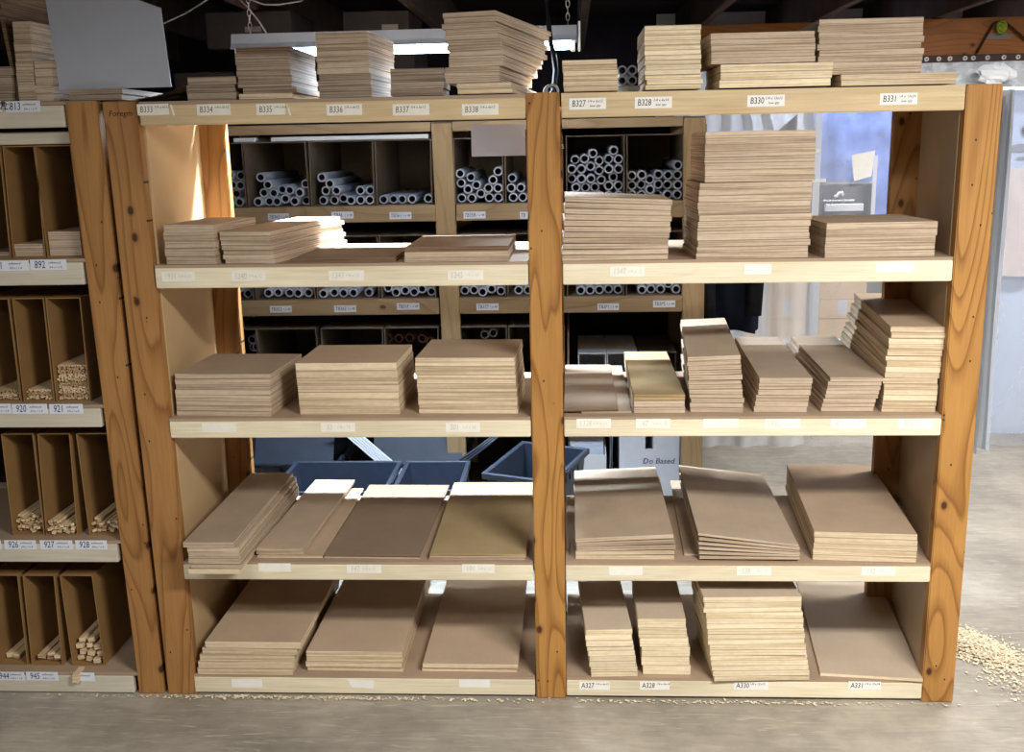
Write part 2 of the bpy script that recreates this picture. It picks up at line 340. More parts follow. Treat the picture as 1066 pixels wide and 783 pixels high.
# ------------------------------------------------------------------ main shelving unit
T = {1: .0701, 2: .4474, 3: .8982, 4: 1.3508, 5: 1.8053}
SL = {1: .0013, 2: .0002, 3: -.0009, 4: -.0034, 5: -.0028}
FB = {1: .009, 2: .3891, 3: .8392, 4: 1.2843, 5: 1.7407}
LI, CL, CR, RI, LO, RO = -1.1235, -.0459, .0459, 1.1213, -1.2249, 1.2151
PL, PR, D = -1.1634, 1.1992, .5686
def deck_z(lv, x): return T[lv] + SL[lv] * x
unit = thing('shelving_unit', (0, 0, 0), 'tall orange pine post shelving unit with five cream edged shelves in two bays', 'shelf')
def post(name, x0b, x1b, x0t, x1t, y0, y1, z1, m, parent):
    b = MB(); fs = b.hexa([(x0b, y0, 0), (x1b, y0, 0), (x1b, y1, 0), (x0b, y1, 0)], [(x0t, y0, z1), (x1t, y0, z1), (x1t, y1, z1), (x0t, y1, z1)], m)
    bmesh.ops.bevel(b.bm, geom=list(b.bm.edges), offset=.003, segments=2, affect='EDGES')
    o = b.build(name, parent); return o
pl = post('post', LO + .016, LI + .007, LO - .001, LI - .007, 0, .038, 1.811, M['post_brown_shade'], unit)
b = MB(); b.text('Foregm', -1.176, -.0006, 1.778, .022, M['rope'], .2); b.build('pencil_note', pl)
post('post', CL + .0014, CR + .0014, CL - .0014, CR - .0014, 0, .038, 1.808, M['post'], unit)
post('post', RI - .0017, RO - .0017, RI + .0017, RO + .0017, 0, .038, 1.803, M['post'], unit)
post('post', PL + .001, PL + .09, PL, PL + .089, D, D + .038, 1.80, M['post_brown_shade'], unit)
pc = post('post', CL, CR, CL, CR, D, D + .038, 1.79, M['post_brown_shade'], unit)
b = MB(); b.text('Y', .015, D - .0008, 1.69, .05, M['white_plastic'], .2); b.text('us', .04, D - .0008, 1.665, .03, M['white_plastic']); b.build('paint_mark', pc)
post('post', PR - .089, PR, PR - .089, PR, D, D + .038, 1.79, M['post_brown_shade'], unit)
def prism(name, pts, z0, z1, m, parent):
    b = MB(); b.hexa([(x, y, z0) for x, y in pts], [(x, y, z1) for x, y in pts], m)
    bmesh.ops.bevel(b.bm, geom=list(b.bm.edges), offset=.001, segments=1, affect='EDGES'); return b.build(name, parent)
prism('side_panel', [(LI - .012, .04), (LI, .04), (PL, D + .03), (PL - .012, D + .03)], .0, 1.792, M['panel'], unit)
prism('side_panel', [(RI, .04), (RI + .012, .04), (PR + .012, D + .03), (PR, D + .03)], .0, 1.780, M['panel_r'], unit)
for lv in range(1, 6):
    fas = {}
    for bay, (x0, x1, y) in enumerate(((LI + .002, CL - .003, 0), (CR + .003, RI - .002, 0))):
        zl, zr = deck_z(lv, x0), deck_z(lv, x1); fz = FB[lv] - T[lv]
        th = .009 if lv < 5 else (.010 if bay == 0 else .020)
        # the deck board runs from the front edge to the back posts
        xb0, xb1 = (PL + .095, CL - .003) if bay == 0 else (CR + .003, PR - .095)
        b = MB()
        def slab(pts):
            b.hexa([(x, yy, deck_z(lv, x) - th) for x, yy in pts], [(x, yy, deck_z(lv, x)) for x, yy in pts], M['deck'] if lv < 5 or bay == 0 else M['rail_top'])
        if bay == 0: slab([(x0, .002), (x1, .002), (x1, D - .002), (PL + .004, D - .002)])
        else: slab([(x0, .002), (x1, .002), (PR - .004, D - .002), (x0, D - .002)])
        q0, q1 = (PL + .093, x1) if bay == 0 else (x0, PR - .093)
        slab([(q0, D - .002), (q1, D - .002), (q1, D + .036), (q0, D + .036)])
        b.build('shelf_deck', unit)
        b = MB(); m = M['rail'] if lv < 5 else M['rail_top']
        zt0, zt1 = zl - th, zr - th
        zb0, zb1 = zl + fz, zr + fz
        b.hexa([(x0, 0, zb0), (x1, 0, zb1), (x1, .022, zb1), (x0, .022, zb0)], [(x0, 0, zt0), (x1, 0, zt1), (x1, .022, zt1), (x0, .022, zt0)], m)
        bmesh.ops.bevel(b.bm, geom=list(b.bm.edges), offset=.002, segments=2, affect='EDGES')
        fas[bay] = b.build('shelf_rail', unit)
        b = MB(); b.box(xb0, xb1, D + .012, D + .034, zl - th - .028, zl - th - .001, m, .002); b.build('back_rail', unit)
    for q, (x, z, w, t) in enumerate(LABELS[lv]):
        fo = fas[0 if x < 0 else 1]
        b = MB(); h = .028 if lv != 5 else .030
        faded = (lv in (2, 3, 4)) or (lv in (1, 5) and x < 0)
        pm = M['tape'] if faded and lv != 1 else M['paper']
        im = M['ink_faint'] if (faded and lv < 5) else (M['ink'] if x > 0 else M['smear'])
        x0, x1, y = x - w / 2, x + w / 2, -.0006
        sk = .004 if (lv == 1 and q == 1) else 0
        b.quad([(x0 + 3 * sk, y, z - h / 2), (x1 - sk, y, z - h / 2 - sk), (x1, y, z + h / 2 - sk), (x0, y, z + h / 2)], pm)
        if t:
            b.text(t, x0 + .026, y - .0005, z, .024, im, .1, .75)
            if lv in (1, 5):
                sz = {'27': '6x12', '28': '6x14', '30': '12x12', '31': '12x24'}.get(t[-2:], '6x12')
                b.text('1/4 x ' + sz, x0 + .070, y - .0005, z + .006, .0095, im, .2)
                if lv == 5 and x > 0: b.text('low qty', x0 + .070, y - .0005, z - .006, .0095, im, .2)
            else:
                b.text('1/4 x 12', x0 + .068, y - .0005, z, .012, im, .2)
        if lv == 5 and q in (0, 2):
            b.quad([(x1 + .004, y, z + .012), (x1 + .009, y, z + .012), (x1 + .016, y, z - .017), (x1 + .010, y, z - .017)], M['tape'])
        b.build('paper_label', fo)

# ------------------------------------------------------------------ left shelving unit (cut by the frame)
lun = thing('shelving_unit', (-1.85, 0, 0), 'shelving unit at the left frame edge with off-white rails and cardboard bins', 'shelf')
def lobj(o): o.location = Vector(o.location) - Vector((-1.85, 0, 0)); return o
b = MB()
b.hexa([(-1.303, 0, 0), (-1.222, 0, 0), (-1.222, .038, 0), (-1.303, .038, 0)], [(-1.332, 0, 1.815), (-1.240, 0, 1.815), (-1.240, .038, 1.815), (-1.332, .038, 1.815)], M['post_brown_shade'])
bmesh.ops.bevel(b.bm, geom=list(b.bm.edges), offset=.003, segments=2, affect='EDGES'); lobj(b.build('post', lun))
for x in (-2.42,):
    b = MB(); b.box(x, x + .09, 0, .038, 0, 1.81, M['post_brown_shade'], .003); lobj(b.build('post', lun))
for x in (-1.33, -2.42):
    b = MB(); b.box(x, x + .09, .57, .608, 0, 1.80, M['post_brown_shade'], .003); lobj(b.build('post', lun))
b = MB(); b.box(-1.250, -1.240, .045, .61, 0, 1.77, M['panel'], .001); lobj(b.build('side_panel', lun))
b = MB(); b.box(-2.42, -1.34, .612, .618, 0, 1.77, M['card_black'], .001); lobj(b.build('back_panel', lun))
LT = [.071, .514, .943, 1.377, 1.815]; LB = [.004, .445, .875, 1.302, 1.745]
for lv in range(5):
    b = MB(); b.box(-2.40, -1.256, .002, .565, LT[lv] - .010, LT[lv], M['deck'], .001); lobj(b.build('shelf_deck', lun))
    b = MB(); b.box(-2.328, -1.337 + .02 * (1 - lv / 4), -.002, .021, LB[lv], LT[lv] - .0105, M['rail_white'], .002); f = lobj(b.build('shelf_rail', lun))
    if lv == 4:
        b = MB(); b.box(-2.33, -1.34, .05, .07, 1.70, 1.735, M['rail_white'], .002); lobj(b.build('under_rail', lun))
    for x, z, w, t in LEFT_LABELS:
        if LB[lv] - .02 < z < LT[lv] + .02:
            b = MB(); y = -.0026
            b.quad([(x - w / 2, y, z - .015), (x + w / 2, y, z - .015), (x + w / 2, y, z + .015), (x - w / 2, y, z + .015)], M['paper_blue'])
            if t:
                b.text(t, x - w / 2 + .028, y - .0005, z, .030, M['ink_blue'] if lv < 4 else M['ink'], .1, .72)
                b.text('softwood', x + .018, y - .0005, z + .006, .0095, M['ink'], .2); b.text('3/4 x 1 x 8', x + .02, y - .0005, z - .007, .0085, M['ink'], .2)
            else:
                b.text('softwood', x, y - .0005, z + .005, .0095, M['ink'], .2)
            o = b.build('paper_label', f); o.location = (0, 0, 0)

# cardboard bins: open-fronted boxes
def bin_mesh(x0, x1, z0, z1, y0, y1, m, th=.003, skew=0, front=0):
    """x0/x1 at the bottom; skew moves the top sideways; the open front faces -y"""
    b = MB()
    def wall(xa, xb, za, zb, ya, yb):
        s0 = skew * (za - z0) / (z1 - z0); s1 = skew * (zb - z0) / (z1 - z0)
        b.hexa([(xa + s0, ya, za), (xb + s0, ya, za), (xb + s0, yb, za), (xa + s0, yb, za)], [(xa + s1, ya, zb), (xb + s1, ya, zb), (xb + s1, yb, zb), (xa + s1, yb, zb)], m)
    wall(x0, x0 + th, z0, z1, y0, y1); wall(x1 - th, x1, z0, z1, y0, y1)
    wall(x0 + th, x1 - th, z0, z0 + th, y0, y1); wall(x0 + th, x1 - th, z1 - th, z1, y0 + front, y1)
    wall(x0 + th, x1 - th, z0 + th, z1 - th, y1 - th, y1)
    return b
BINS = []
rows = [('fourth shelf up', 1.377, 1.697, [(-1.665, -1.566, .008), (-1.560, -1.462, .010), (-1.456, -1.345, -.004)]),
        ('third shelf up', .943, 1.258, [(-1.69, -1.590, 0), (-1.583, -1.487, .004), (-1.482, -1.376, .004)]),
        ('second shelf up', .514, .842, [(-1.672, -1.571, .004), (-1.566, -1.464, .012), (-1.428, -1.330, -.005)]),
        ('bottom shelf', .071, .380, [(-1.778, -1.680, .006), (-1.668, -1.565, .009), (-1.533, -1.427, -.006)])]
pos = ['leftmost', 'middle', 'rightmost']
for nm, z0, z1, xs in rows:
    for (x0, x1, sk), p in zip(xs, pos):
        o = bin_mesh(x0, x1, z0 + .0005, z1, .045, .55, M['card'], .003, sk, .004).build('cardboard_bin')
        tag(o, 'tall narrow brown cardboard bin, %s of three, %s of the left unit' % (p, nm), 'bin', 'cardboard bins on the left unit')
        BINS.append((x0, x1, z0))

# ------------------------------------------------------------------ sheet boards, one object each
def board_mesh(w, d, t, m, var):
    """origin at the middle of the front bottom edge"""
    b = MB()
    b.box(-w / 2, w / 2, 0, d, 0, t, M[m], min(.0006, t * .15))
    return b.mesh('board')
NB = [0]
MAT_WORD = {'tan': 'tan', 'pale': 'pale-edged', 'cream': 'cream-edged', 'dull': 'greyish', 'hard': 'dark brown', 'olive': 'olive-tan'}
def stack(desc, x, y, z, w, d, rot, n, hl, hr=None, m='tan', dx=0, dy=0, drot=0, jit=.003, jr=.5, lefts=None, seed=None, mats=None, group=None):
    """n boards; x,y = bottom front-left corner; hl/hr = height at the left/right end; dx,dy,drot = shift of the topmost board"""
    if hr is None: hr = hl
    r = random.Random(seed if seed is not None else hash(desc) % 1000)
    t = min(hl, hr) / n
    meshes = {}
    zl = zr = 0
    for i in range(n):
        f = i / max(1, n - 1)
        mm = mats[i] if mats else m
        key = (mm, r.randrange(2))
        if key not in meshes: meshes[key] = board_mesh(w * (1 if key[1] == 0 else .992), d, t, mm, NB[0])
        k_ = 1.0 if r.random() < .3 else .3
        ox = r.uniform(-jit, jit) * k_; oy = r.uniform(-jit * 1.3, jit * .6) * k_; orot = r.uniform(-jr, jr) * k_
        if lefts: ox += lefts[i] if i < len(lefts) else 0
        if i == 0: ox *= .3; oy = abs(oy) * .3
        a = R(rot + drot * f + orot)
        bl = (hl / n) * i; br = (hr / n) * i
        roll = math.atan2(br - bl, w)
        o = put('sheet_board', meshes[key], None, (x + w / 2 + dx * f + ox, y + dy * f + oy, z + (bl + br) / 2 + .0004 * (i + 1)), (0, -roll, a))
        word = MAT_WORD[mm]
        if n == 1: lab = '%s sheet board lying alone, %s' % (word, desc)
        else:
            j = n - i
            if i == 0: q = 'bottom one'
            elif j == 1: q = 'topmost'
            elif j <= (n + 1) // 2: q = ORD[j] + ' from top'
            else: q = ORD[i + 1] + ' from bottom'
            lab = '%s sheet board, %s, %s' % (word, q, desc)
        tag(o, lab, 'board', group or ('boards in the ' + desc))
        NB[0] += 1
def dz(lv, x): return deck_z(lv, x)
S = lambda lv, which, bay: '%s stack, %s bay, %s' % (which, bay, {5: 'top shelf', 4: 'fourth shelf up', 3: 'third shelf up', 2: 'second shelf up', 1: 'bottom shelf'}[lv])
# top shelf
z = 1.8085
stack(S(5, 'low leftmost', 'left') , -1.325, .012, 1.8155, .152, .3, 0, 2, .030, m='dull', dx=.005, seed=1)
for i, (rx, rr, tl) in enumerate(((-1.165, -22, -4), (-1.160, -17, -7), (-1.150, -13, -10))):
    b = MB(); b.grid(lambda u, v: (u * .16, v * .28, .0035 * i + .012 * u * u * (i + 1) * .9), 6, 2, M['hard'], False)
    bmesh.ops.solidify(b.bm, geom=b.bm.faces[:], thickness=-.0022)
    tag(b.build('curled_sheet', None, (rx, .02, 1.8105), (0, 0, R(rr * .4))), 'thin dark curled sheet, %s of three fanned beside the white panel' % ('bottom', 'middle', 'top')[i], 'sheet', 'curled dark sheets on the top shelf')
stack(S(5, 'second', 'left'), -.989, .02, z, .137, .3, 0, 3, .062, m='dull', dx=.003, seed=2)
stack(S(5, 'third', 'left'), -.841, .012, z, .150, .3, 0, 9, .134, m='dull', dx=-.003, dy=-.0, lefts=[0, .012, 0, .004, 0, 0, -.002, 0, 0], mats=['pale'] + ['dull'] * 7 + ['hard'], seed=3)
stack(S(5, 'fourth', 'left'), -.618, .012, z - .001, .147, .3, -4, 11, .168, m='dull', dx=-.002, mats=['dull'] * 4 + ['tan'] * 7, seed=4)
stack(S(5, 'fifth', 'left'), -.420, .018, z, .146, .15, 0, 4, .070, m='dull', dx=.005, seed=5)
stack(S(5, 'sixth', 'left'), -.233, .004, z, .150, .6, -4, 15, .207, m='tan', dx=-.046, drot=-9, jit=.004, jr=1.2, lefts=[0, 0, -.028, -.026, -.020, -.006, 0, 0, 0, 0, 0, .005, 0, .008, .008], mats=['pale', 'pale'] + ['tan'] * 13, seed=6)
stack(S(5, 'first', 'right'), .056, .015, z, .148, .3, 0, 6, .080, m='pale', dx=-.002, seed=7)
stack(S(5, 'second', 'right'), .276, .01, z, .150, .3, 0, 13, .160, m='cream', dx=-.004, jit=.004, seed=8)
stack(S(5, 'third', 'right'), .473, .012, z, .297, .3, 0, 3, .060, m='cream', dx=.004, seed=9)
stack('upper part of third stack, right bay, top shelf', .451, .014, z + .0625, .276, .3, 1, 5, .077, m='tan', dx=-.003, seed=10)
stack(S(5, 'fourth', 'right'), .795, .012, z - .002, .304, .3, 0, 2, .029, m='pale', dx=0, seed=11)
stack('upper part of fourth stack, right bay, top shelf', .735, .02, z + .0285, .273, .3, 0, 9, .138, m='tan', dx=-.002, lefts=[0, 0, 0, .004, -.004, 0, 0, -.002, 0], seed=12)
# left unit top
stack('left of two narrow stacks, left unit top', -1.468, .012, 1.8155, .050, .4, -2, 8, .212, m='tan', dx=.006, jit=.003, seed=13)
stack('right of two narrow stacks, left unit top', -1.417, .012, 1.8155, .049, .3, 0, 5, .108, m='tan', dx=.005, jit=.003, seed=14)
stack('low stack at far left edge, left unit top', -1.592, .012, 1.8155, .105, .3, 0, 4, .095, m='dull', dx=.01, seed=15)
# fourth shelf up
stack(S(4, 'first', 'left'), -1.093, .012, dz(4, -1.02), .152, .3, -6, 5, .112, m='tan', dx=.001, seed=16)
stack(S(4, 'second', 'left'), -.922, .012, dz(4, -.85), .152, .6, -8, 7, .090, m='tan', dx=-.012, jr=1.2, seed=17)
stack(S(4, 'third flat', 'left'), -.730, .015, dz(4, -.58), .302, .32, 0, 2, .012, m='hard', seed=18)
stack(S(4, 'fourth', 'left'), -.400, .012, dz(4, -.25), .297, .37, 0, 3, .042, m='tan', mats=['tan', 'tan', 'hard'], seed=19)
stack(S(4, 'first', 'right'), .047, .008, dz(4, .2), .295, .3, 1, 11, .176, .160, m='tan', dx=.010, jit=.004, seed=20)
stack(S(4, 'second', 'right'), .420, .008, dz(4, .57), .308, .3, 1, 12, .204, .206, m='tan', dx=.005, jit=.004, seed=21)
stack('upper half of second stack, right bay, fourth shelf up', .440, .012, dz(4, .57) + .2105, .299, .3, 1, 8, .132, m='tan', dx=-.002, jit=.003, seed=22)
stack(S(4, 'third', 'right'), .772, .012, dz(4, .92), .303, .3, 2, 5, .094, m='tan', dx=.002, seed=23)
# third shelf up
stack(S(3, 'first', 'left'), -1.112, .028, dz(3, -.98), .293, .30, -3, 8, .126, m='tan', dx=.005, jit=.004, mats=['tan'] * 8, seed=24)
stack(S(3, 'second', 'left'), -.739, .040, dz(3, -.6), .303, .28, -1, 7, .155, m='pale', dx=-.003, jit=.003, seed=25)
stack(S(3, 'third', 'left'), -.382, .044, dz(3, -.23), .294, .29, -2, 13, .164, m='pale', dx=-.006, jit=.002, jr=.2, seed=26)
stack('under sheet of first pair, right bay, third shelf up', .098, .038, dz(3, .17), .148, .64, 0, 1, .006, m='tan', seed=27)
stack('upper sheet of first pair, right bay, third shelf up', .048, .036, dz(3, .13) + .0068, .158, .63, 0, 1, .006, m='hard', seed=28)
stack(S(3, 'second', 'right'), .252, .038, dz(3, .32), .148, .64, -.5, 3, .055, m='tan', mats=['tan', 'tan', 'olive'], seed=29)
stack(S(3, 'third', 'right'), .416, .045, dz(3, .49), .152, .65, -4, 12, .160, .168, m='tan', dx=-.012, jit=.005, jr=1.2, seed=30)
stack(S(3, 'fourth', 'right'), .600, .045, dz(3, .67), .150, .65, -2.5, 6, .100, m='tan', dx=.015, jit=.003, seed=31)
stack(S(3, 'fifth', 'right'), .793, .050, dz(3, .87), .150, .66, 1, 8, .098, m='tan', dx=.022, drot=-3, jit=.004, jr=1.0, seed=32)
stack(S(3, 'sixth', 'right'), .963, .040, dz(3, 1.03), .150, .67, -2, 15, .243, m='pale', dx=.012, drot=-4.5, jit=.004, jr=1.0, seed=33)
# second shelf up
stack(S(2, 'first', 'left'), -1.069, -.094, dz(2, -1), .154, .66, 0, 6, .098, m='tan', dx=-.004, lefts=[0, .010, .008, .008, .006, -.004], mats=['pale', 'tan', 'tan', 'tan', 'tan', 'tan'], seed=34)
stack('wide lower sheet of second stack, left bay, second shelf up', -.900, .030, dz(2, -.8), .206, .64, 0, 1, .006, m='pale', seed=35)
stack(S(2, 'second', 'left'), -.905, .042, dz(2, -.83) + .0066, .150, .665, -2, 2, .020, m='tan', seed=36)
stack(S(2, 'third flat', 'left'), -.690, .026, dz(2, -.54), .297, .67, -1, 2, .010, m='hard', mats=['tan', 'hard'], seed=37)
stack(S(2, 'fourth flat', 'left'), -.367, .018, dz(2, -.22), .294, .68, 0, 3, .018, m='olive', dx=.004, mats=['tan', 'tan', 'olive'], seed=38)
stack(S(2, 'first', 'right'), .080, .024, dz(2, .23), .295, .66, 0, 5, .066, .084, m='pale', jit=.003, mats=['pale', 'pale', 'tan', 'tan', 'tan'], seed=39)
stack('long lowest sheet of second stack, right bay, second shelf up', .405, .050, dz(2, .5), .296, .70, -2, 1, .006, m='tan', seed=40)
stack(S(2, 'second', 'right'), .446, .012, dz(2, .6) + .0066, .296, .665, -1, 6, .088, .046, m='tan', dx=-.004, jit=.005, jr=1.0, seed=41)
stack(S(2, 'third', 'right'), .783, .014, dz(2, .93), .295, .665, -4.5, 5, .088, m='pale', jit=.003, seed=42)
# bottom shelf
stack(S(1, 'first', 'left'), -1.108, .0, dz(1, -.96), .302, .66, 0, 5, .112, m='pale', dx=.020, lefts=[0, 0, 0, .004, .012], jit=.002, seed=43)
stack(S(1, 'second', 'left'), -.766, .026, dz(1, -.6), .305, .66, 0, 4, .068, m='pale', dx=0, jit=.004, seed=44)
stack(S(1, 'third', 'left'), -.404, .030, dz(1, -.25), .300, .66, 0, 2, .030, m='pale', dx=.006, jit=.006, seed=45)
stack(S(1, 'first', 'right'), .124, .006, dz(1, .2), .142, .36, 3, 9, .154, m='cream', dx=-.018, jit=.005, jr=1.5, seed=46)
stack(S(1, 'second', 'right'), .283, .022, dz(1, .35), .146, .34, 0, 6, .184, m='cream', dx=-.017, jit=.004, seed=47)
stack(S(1, 'third', 'right'), .494, -.010, dz(1, .64), .290, .30, 2, 16, .268, m='cream', dx=-.036, jit=.005, jr=1.3, seed=48)
stack(S(1, 'fourth flat', 'right'), .820, .006, dz(1, .96), .298, .69, -6, 1, .010, m='cream', seed=49)
# boards inside left bins
stack('middle bin, left unit fourth shelf up', -1.555, .050, 1.3805, .088, .45, 0, 2, .036, m='tan', seed=50)
stack('rightmost bin, left unit fourth shelf up', -1.450, .050, 1.3805, .096, .45, 0, 3, .070, m='tan', seed=51)
stack('leftmost bin, left unit fourth shelf up', -1.660, .050, 1.3805, .088, .45, 0, 1, .014, m='dull', seed=52)
print('boards', NB[0])
# ------------------------------------------------------------------ tube rack behind the unit
rack = thing('tube_rack', (0, 1.5, 0), 'grey pine rack of tube bins standing behind the tall shelving unit', 'shelf')
def robj(o): o.location = (0, -1.5, 0); return o
Y0 = 1.5; YB = 2.12
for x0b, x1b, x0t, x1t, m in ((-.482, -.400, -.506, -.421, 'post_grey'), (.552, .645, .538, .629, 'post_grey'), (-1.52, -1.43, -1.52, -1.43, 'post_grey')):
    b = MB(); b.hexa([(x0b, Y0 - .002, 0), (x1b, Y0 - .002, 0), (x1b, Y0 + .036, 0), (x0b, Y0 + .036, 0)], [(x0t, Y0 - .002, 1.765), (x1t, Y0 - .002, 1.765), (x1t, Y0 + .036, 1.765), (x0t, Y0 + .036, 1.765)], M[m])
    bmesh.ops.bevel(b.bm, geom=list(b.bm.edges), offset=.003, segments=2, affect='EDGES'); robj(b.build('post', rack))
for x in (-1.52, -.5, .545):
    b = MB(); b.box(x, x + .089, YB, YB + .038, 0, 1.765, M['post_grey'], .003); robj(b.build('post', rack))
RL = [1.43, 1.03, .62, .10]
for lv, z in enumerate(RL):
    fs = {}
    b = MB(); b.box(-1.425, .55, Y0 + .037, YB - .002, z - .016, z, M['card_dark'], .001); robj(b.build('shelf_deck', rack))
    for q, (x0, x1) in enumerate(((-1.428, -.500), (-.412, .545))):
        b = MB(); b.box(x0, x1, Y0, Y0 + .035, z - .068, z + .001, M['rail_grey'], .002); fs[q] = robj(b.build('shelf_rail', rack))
    for x, zz, w, t in RACK_TAGS:
        if abs(zz - z + .035) < .1:
            b = MB(); y = Y0 - .0006
            b.quad([(x - w / 2, y, zz - .015), (x + w / 2, y, zz - .015), (x + w / 2, y, zz + .015), (x - w / 2, y, zz + .015)], M['paper_blue'])
            if t: b.text(t, x - w * .2, y - .0005, zz, .022, M['ink_blue'], .15, .8)
            if t and w > .06: b.text('1 x 48', x + w * .26, y - .0005, zz, .013, M['ink_blue'], .2)
            o = b.build('paper_tag', fs[0 if x < -.45 else 1])
for x0, x1 in ((-1.428, -.510), (-.418, .536)):
    b = MB(); b.box(x0, x1, Y0, Y0 + .035, 1.733, 1.772, M['rail_grey'], .002); robj(b.build('top_rail', rack))
b = MB(); b.box(-1.52, .63, Y0 + .037, YB, 1.755, 1.773, M['card_dark'], .001); robj(b.build('top_deck', rack))
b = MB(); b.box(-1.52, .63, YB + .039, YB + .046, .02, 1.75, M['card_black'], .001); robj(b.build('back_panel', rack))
b = MB(); b.box(.631, .637, Y0 + .037, YB, .05, 1.74, M['card_dark'], .001); robj(b.build('side_panel', rack))

UX = [(-1.425, -1.312), (-1.306, -1.038), (-1.034, -.758), (-.752, -.512), (-.418, -.208), (-.204, .042), (.052, .298), (.304, .545)]
LVN = {'upper': (1.43, 1.704, 'top tier'), 'middle': (1.03, 1.305, 'middle tier'), 'lower': (.62, .905, 'lower tier')}
for tier, (z0, z1, tn) in LVN.items():
    for q, (x0, x1) in enumerate(UX):
        if tier == 'lower' and q in (6, 7): continue
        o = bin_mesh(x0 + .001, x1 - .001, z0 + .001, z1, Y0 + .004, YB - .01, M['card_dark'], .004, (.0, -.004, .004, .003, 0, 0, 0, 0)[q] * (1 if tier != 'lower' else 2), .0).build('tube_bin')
        tag(o, 'dark cardboard tube bin, %s from left, %s of the rear tube rack' % (ORD[q + 1], tn), 'bin', 'cardboard bins on the tube rack')
# white plastic strip lying on the top row of bins
for i, (x0, x1) in enumerate(((-1.35, -1.255), (-1.19, -.52))):
    b = MB(); b.box(x0, x1, Y0 + .006, Y0 + .3, 1.706, 1.7235, M['white_plastic'], .002)
    tag(b.build('white_strip'), 'flat white plastic strip lying on the %s of the top tier tube bins' % ('leftmost' if i == 0 else 'middle three'), 'strip')

# tubes: relax the read-off centres so that they touch instead of overlapping
TR = .0198
def relax(pts, x0, x1, z0):
    p = [list(q) for q in pts]
    for it in range(160):
        for i in range(len(p)):
            for j in range(i):
                dx, dz_ = p[i][0] - p[j][0], p[i][1] - p[j][1]; d = math.hypot(dx, dz_) or 1e-4; m = 2 * TR + .0006
                if d < m:
                    s = (m - d) / 2 / d; p[i][0] += dx * s; p[i][1] += dz_ * s; p[j][0] -= dx * s; p[j][1] -= dz_ * s
        for q in p:
            q[0] = min(max(q[0], x0 + .0055 + TR), x1 - .0055 - TR); q[1] = max(q[1], z0 + .0055 + TR)
    return p
def tube_mesh(name, ro, ri, L, m, mi):
    b = MB(); seg = 20; i0, i1 = b.mi(m), b.mi(mi)
    def ring(r, y): return [b.bm.verts.new((r * math.cos(2 * math.pi * k / seg), y, r * math.sin(2 * math.pi * k / seg))) for k in range(seg)]
    A, A2, B, Cc, C2, Dd = ring(ro, .0015), ring(ro - .0015, 0), ring(ro, L), ring(ri, .0), ring(ri, L), None
    def band(P, Q, mi_, sm=True):
        for k in range(seg):
            f = b.bm.faces.new((P[k], P[(k + 1) % seg], Q[(k + 1) % seg], Q[k])); f.material_index = mi_; f.smooth = sm
    band(A, B, i0); band(A2, A, i0, False); band(Cc, A2, i0, False); band(C2, Cc, i1); band(B, C2, i0, False)
    bmesh.ops.recalc_face_normals(b.bm, faces=b.bm.faces[:])
    return b.mesh(name)
TM = {'grey': tube_mesh('tube', TR, .0128, .56, M['tube'], M['tube_in']), 'brown': tube_mesh('tube', TR, .0135, .56, M['tube_brown'], M['tube_in'])}
rt = random.Random(11); NT_ = 0
def rowlabel(pts, dzr):
    """(row index, place in row, row length) of every point, rows from the bottom"""
    idx = sorted(range(len(pts)), key=lambda i: pts[i][1]); rows_, cur, zc = [], [], None
    for i in idx:
        if zc is None or pts[i][1] - zc > dzr: cur = []; rows_.append(cur); zc = pts[i][1]
        cur.append(i)
    out = {}
    for ri, rr in enumerate(rows_):
        rr.sort(key=lambda i: pts[i][0])
        for k, i in enumerate(rr): out[i] = (ri, k, len(rr))
    return out
RN = ['bottom', 'second', 'third', 'fourth', 'fifth', 'sixth', 'seventh', 'eighth', 'ninth']
for (tier, q), pts in TUBES.items():
    z0, z1, tn = LVN[tier]; x0, x1 = UX[q]
    pp = relax(pts, x0, x1, z0) if tier != 'lower' else pts
    lab = rowlabel(pp, .022); kind = 'brown' if (tier == 'lower' and q == 3) else 'grey'
    for i, (x, z) in enumerate(pp):
        ri, k, n = lab[i]
        o = put('hollow_tube', TM[kind], None, (x, 1.512 + rt.uniform(0, .045) + (.05 if tier == 'lower' else 0), z), (rt.uniform(-.003, .003), rt.uniform(0, 6), rt.uniform(-.004, .004)))
        tag(o, 'hollow %s tube, %s row, %s, rear rack %s, %s bin' % (kind, RN[min(ri, 8)], 'alone' if n == 1 else ORD[k + 1] + ' from left', tn, ORD[q + 1]), 'tube', 'tubes in the %s bin of the %s' % (ORD[q + 1], tn)); NT_ += 1
        if tier == 'lower':  # these lie on further, hidden tubes: keep a support under them
            pass
print('tubes', NT_)
# small bundle of tubes on the unit's top shelf
for i, (x, z, nm) in enumerate(((.230, 1.8535, 'lower left'), (.260, 1.8535, 'lower right'), (.230, 1.8835, 'upper left'), (.260, 1.8835, 'upper right'))):
    o = put('hollow_tube', TM['grey'], None, (x, .35, z), (0, 0, 0)); o.scale = (.74, .35, .74)
    tag(o, 'hollow grey tube end, %s of four bundled on the top shelf' % nm, 'tube', 'tube bundle on the top shelf')
b = MB(); b.box(.212, .280, .345, .56, 1.8075, 1.838, M['steel'], .004); tag(b.build('wrapped_packet'), 'shiny grey wrapped packet under the four tubes on the top shelf', 'packet')
o = put('cardboard_ring', TM['grey'], None, (.019, .36, 1.829), (0, 0, R(8))); o.scale = (1.1, .12, 1.1)
tag(o, 'single ring of grey tube lying by the black cord on the top shelf', 'ring')

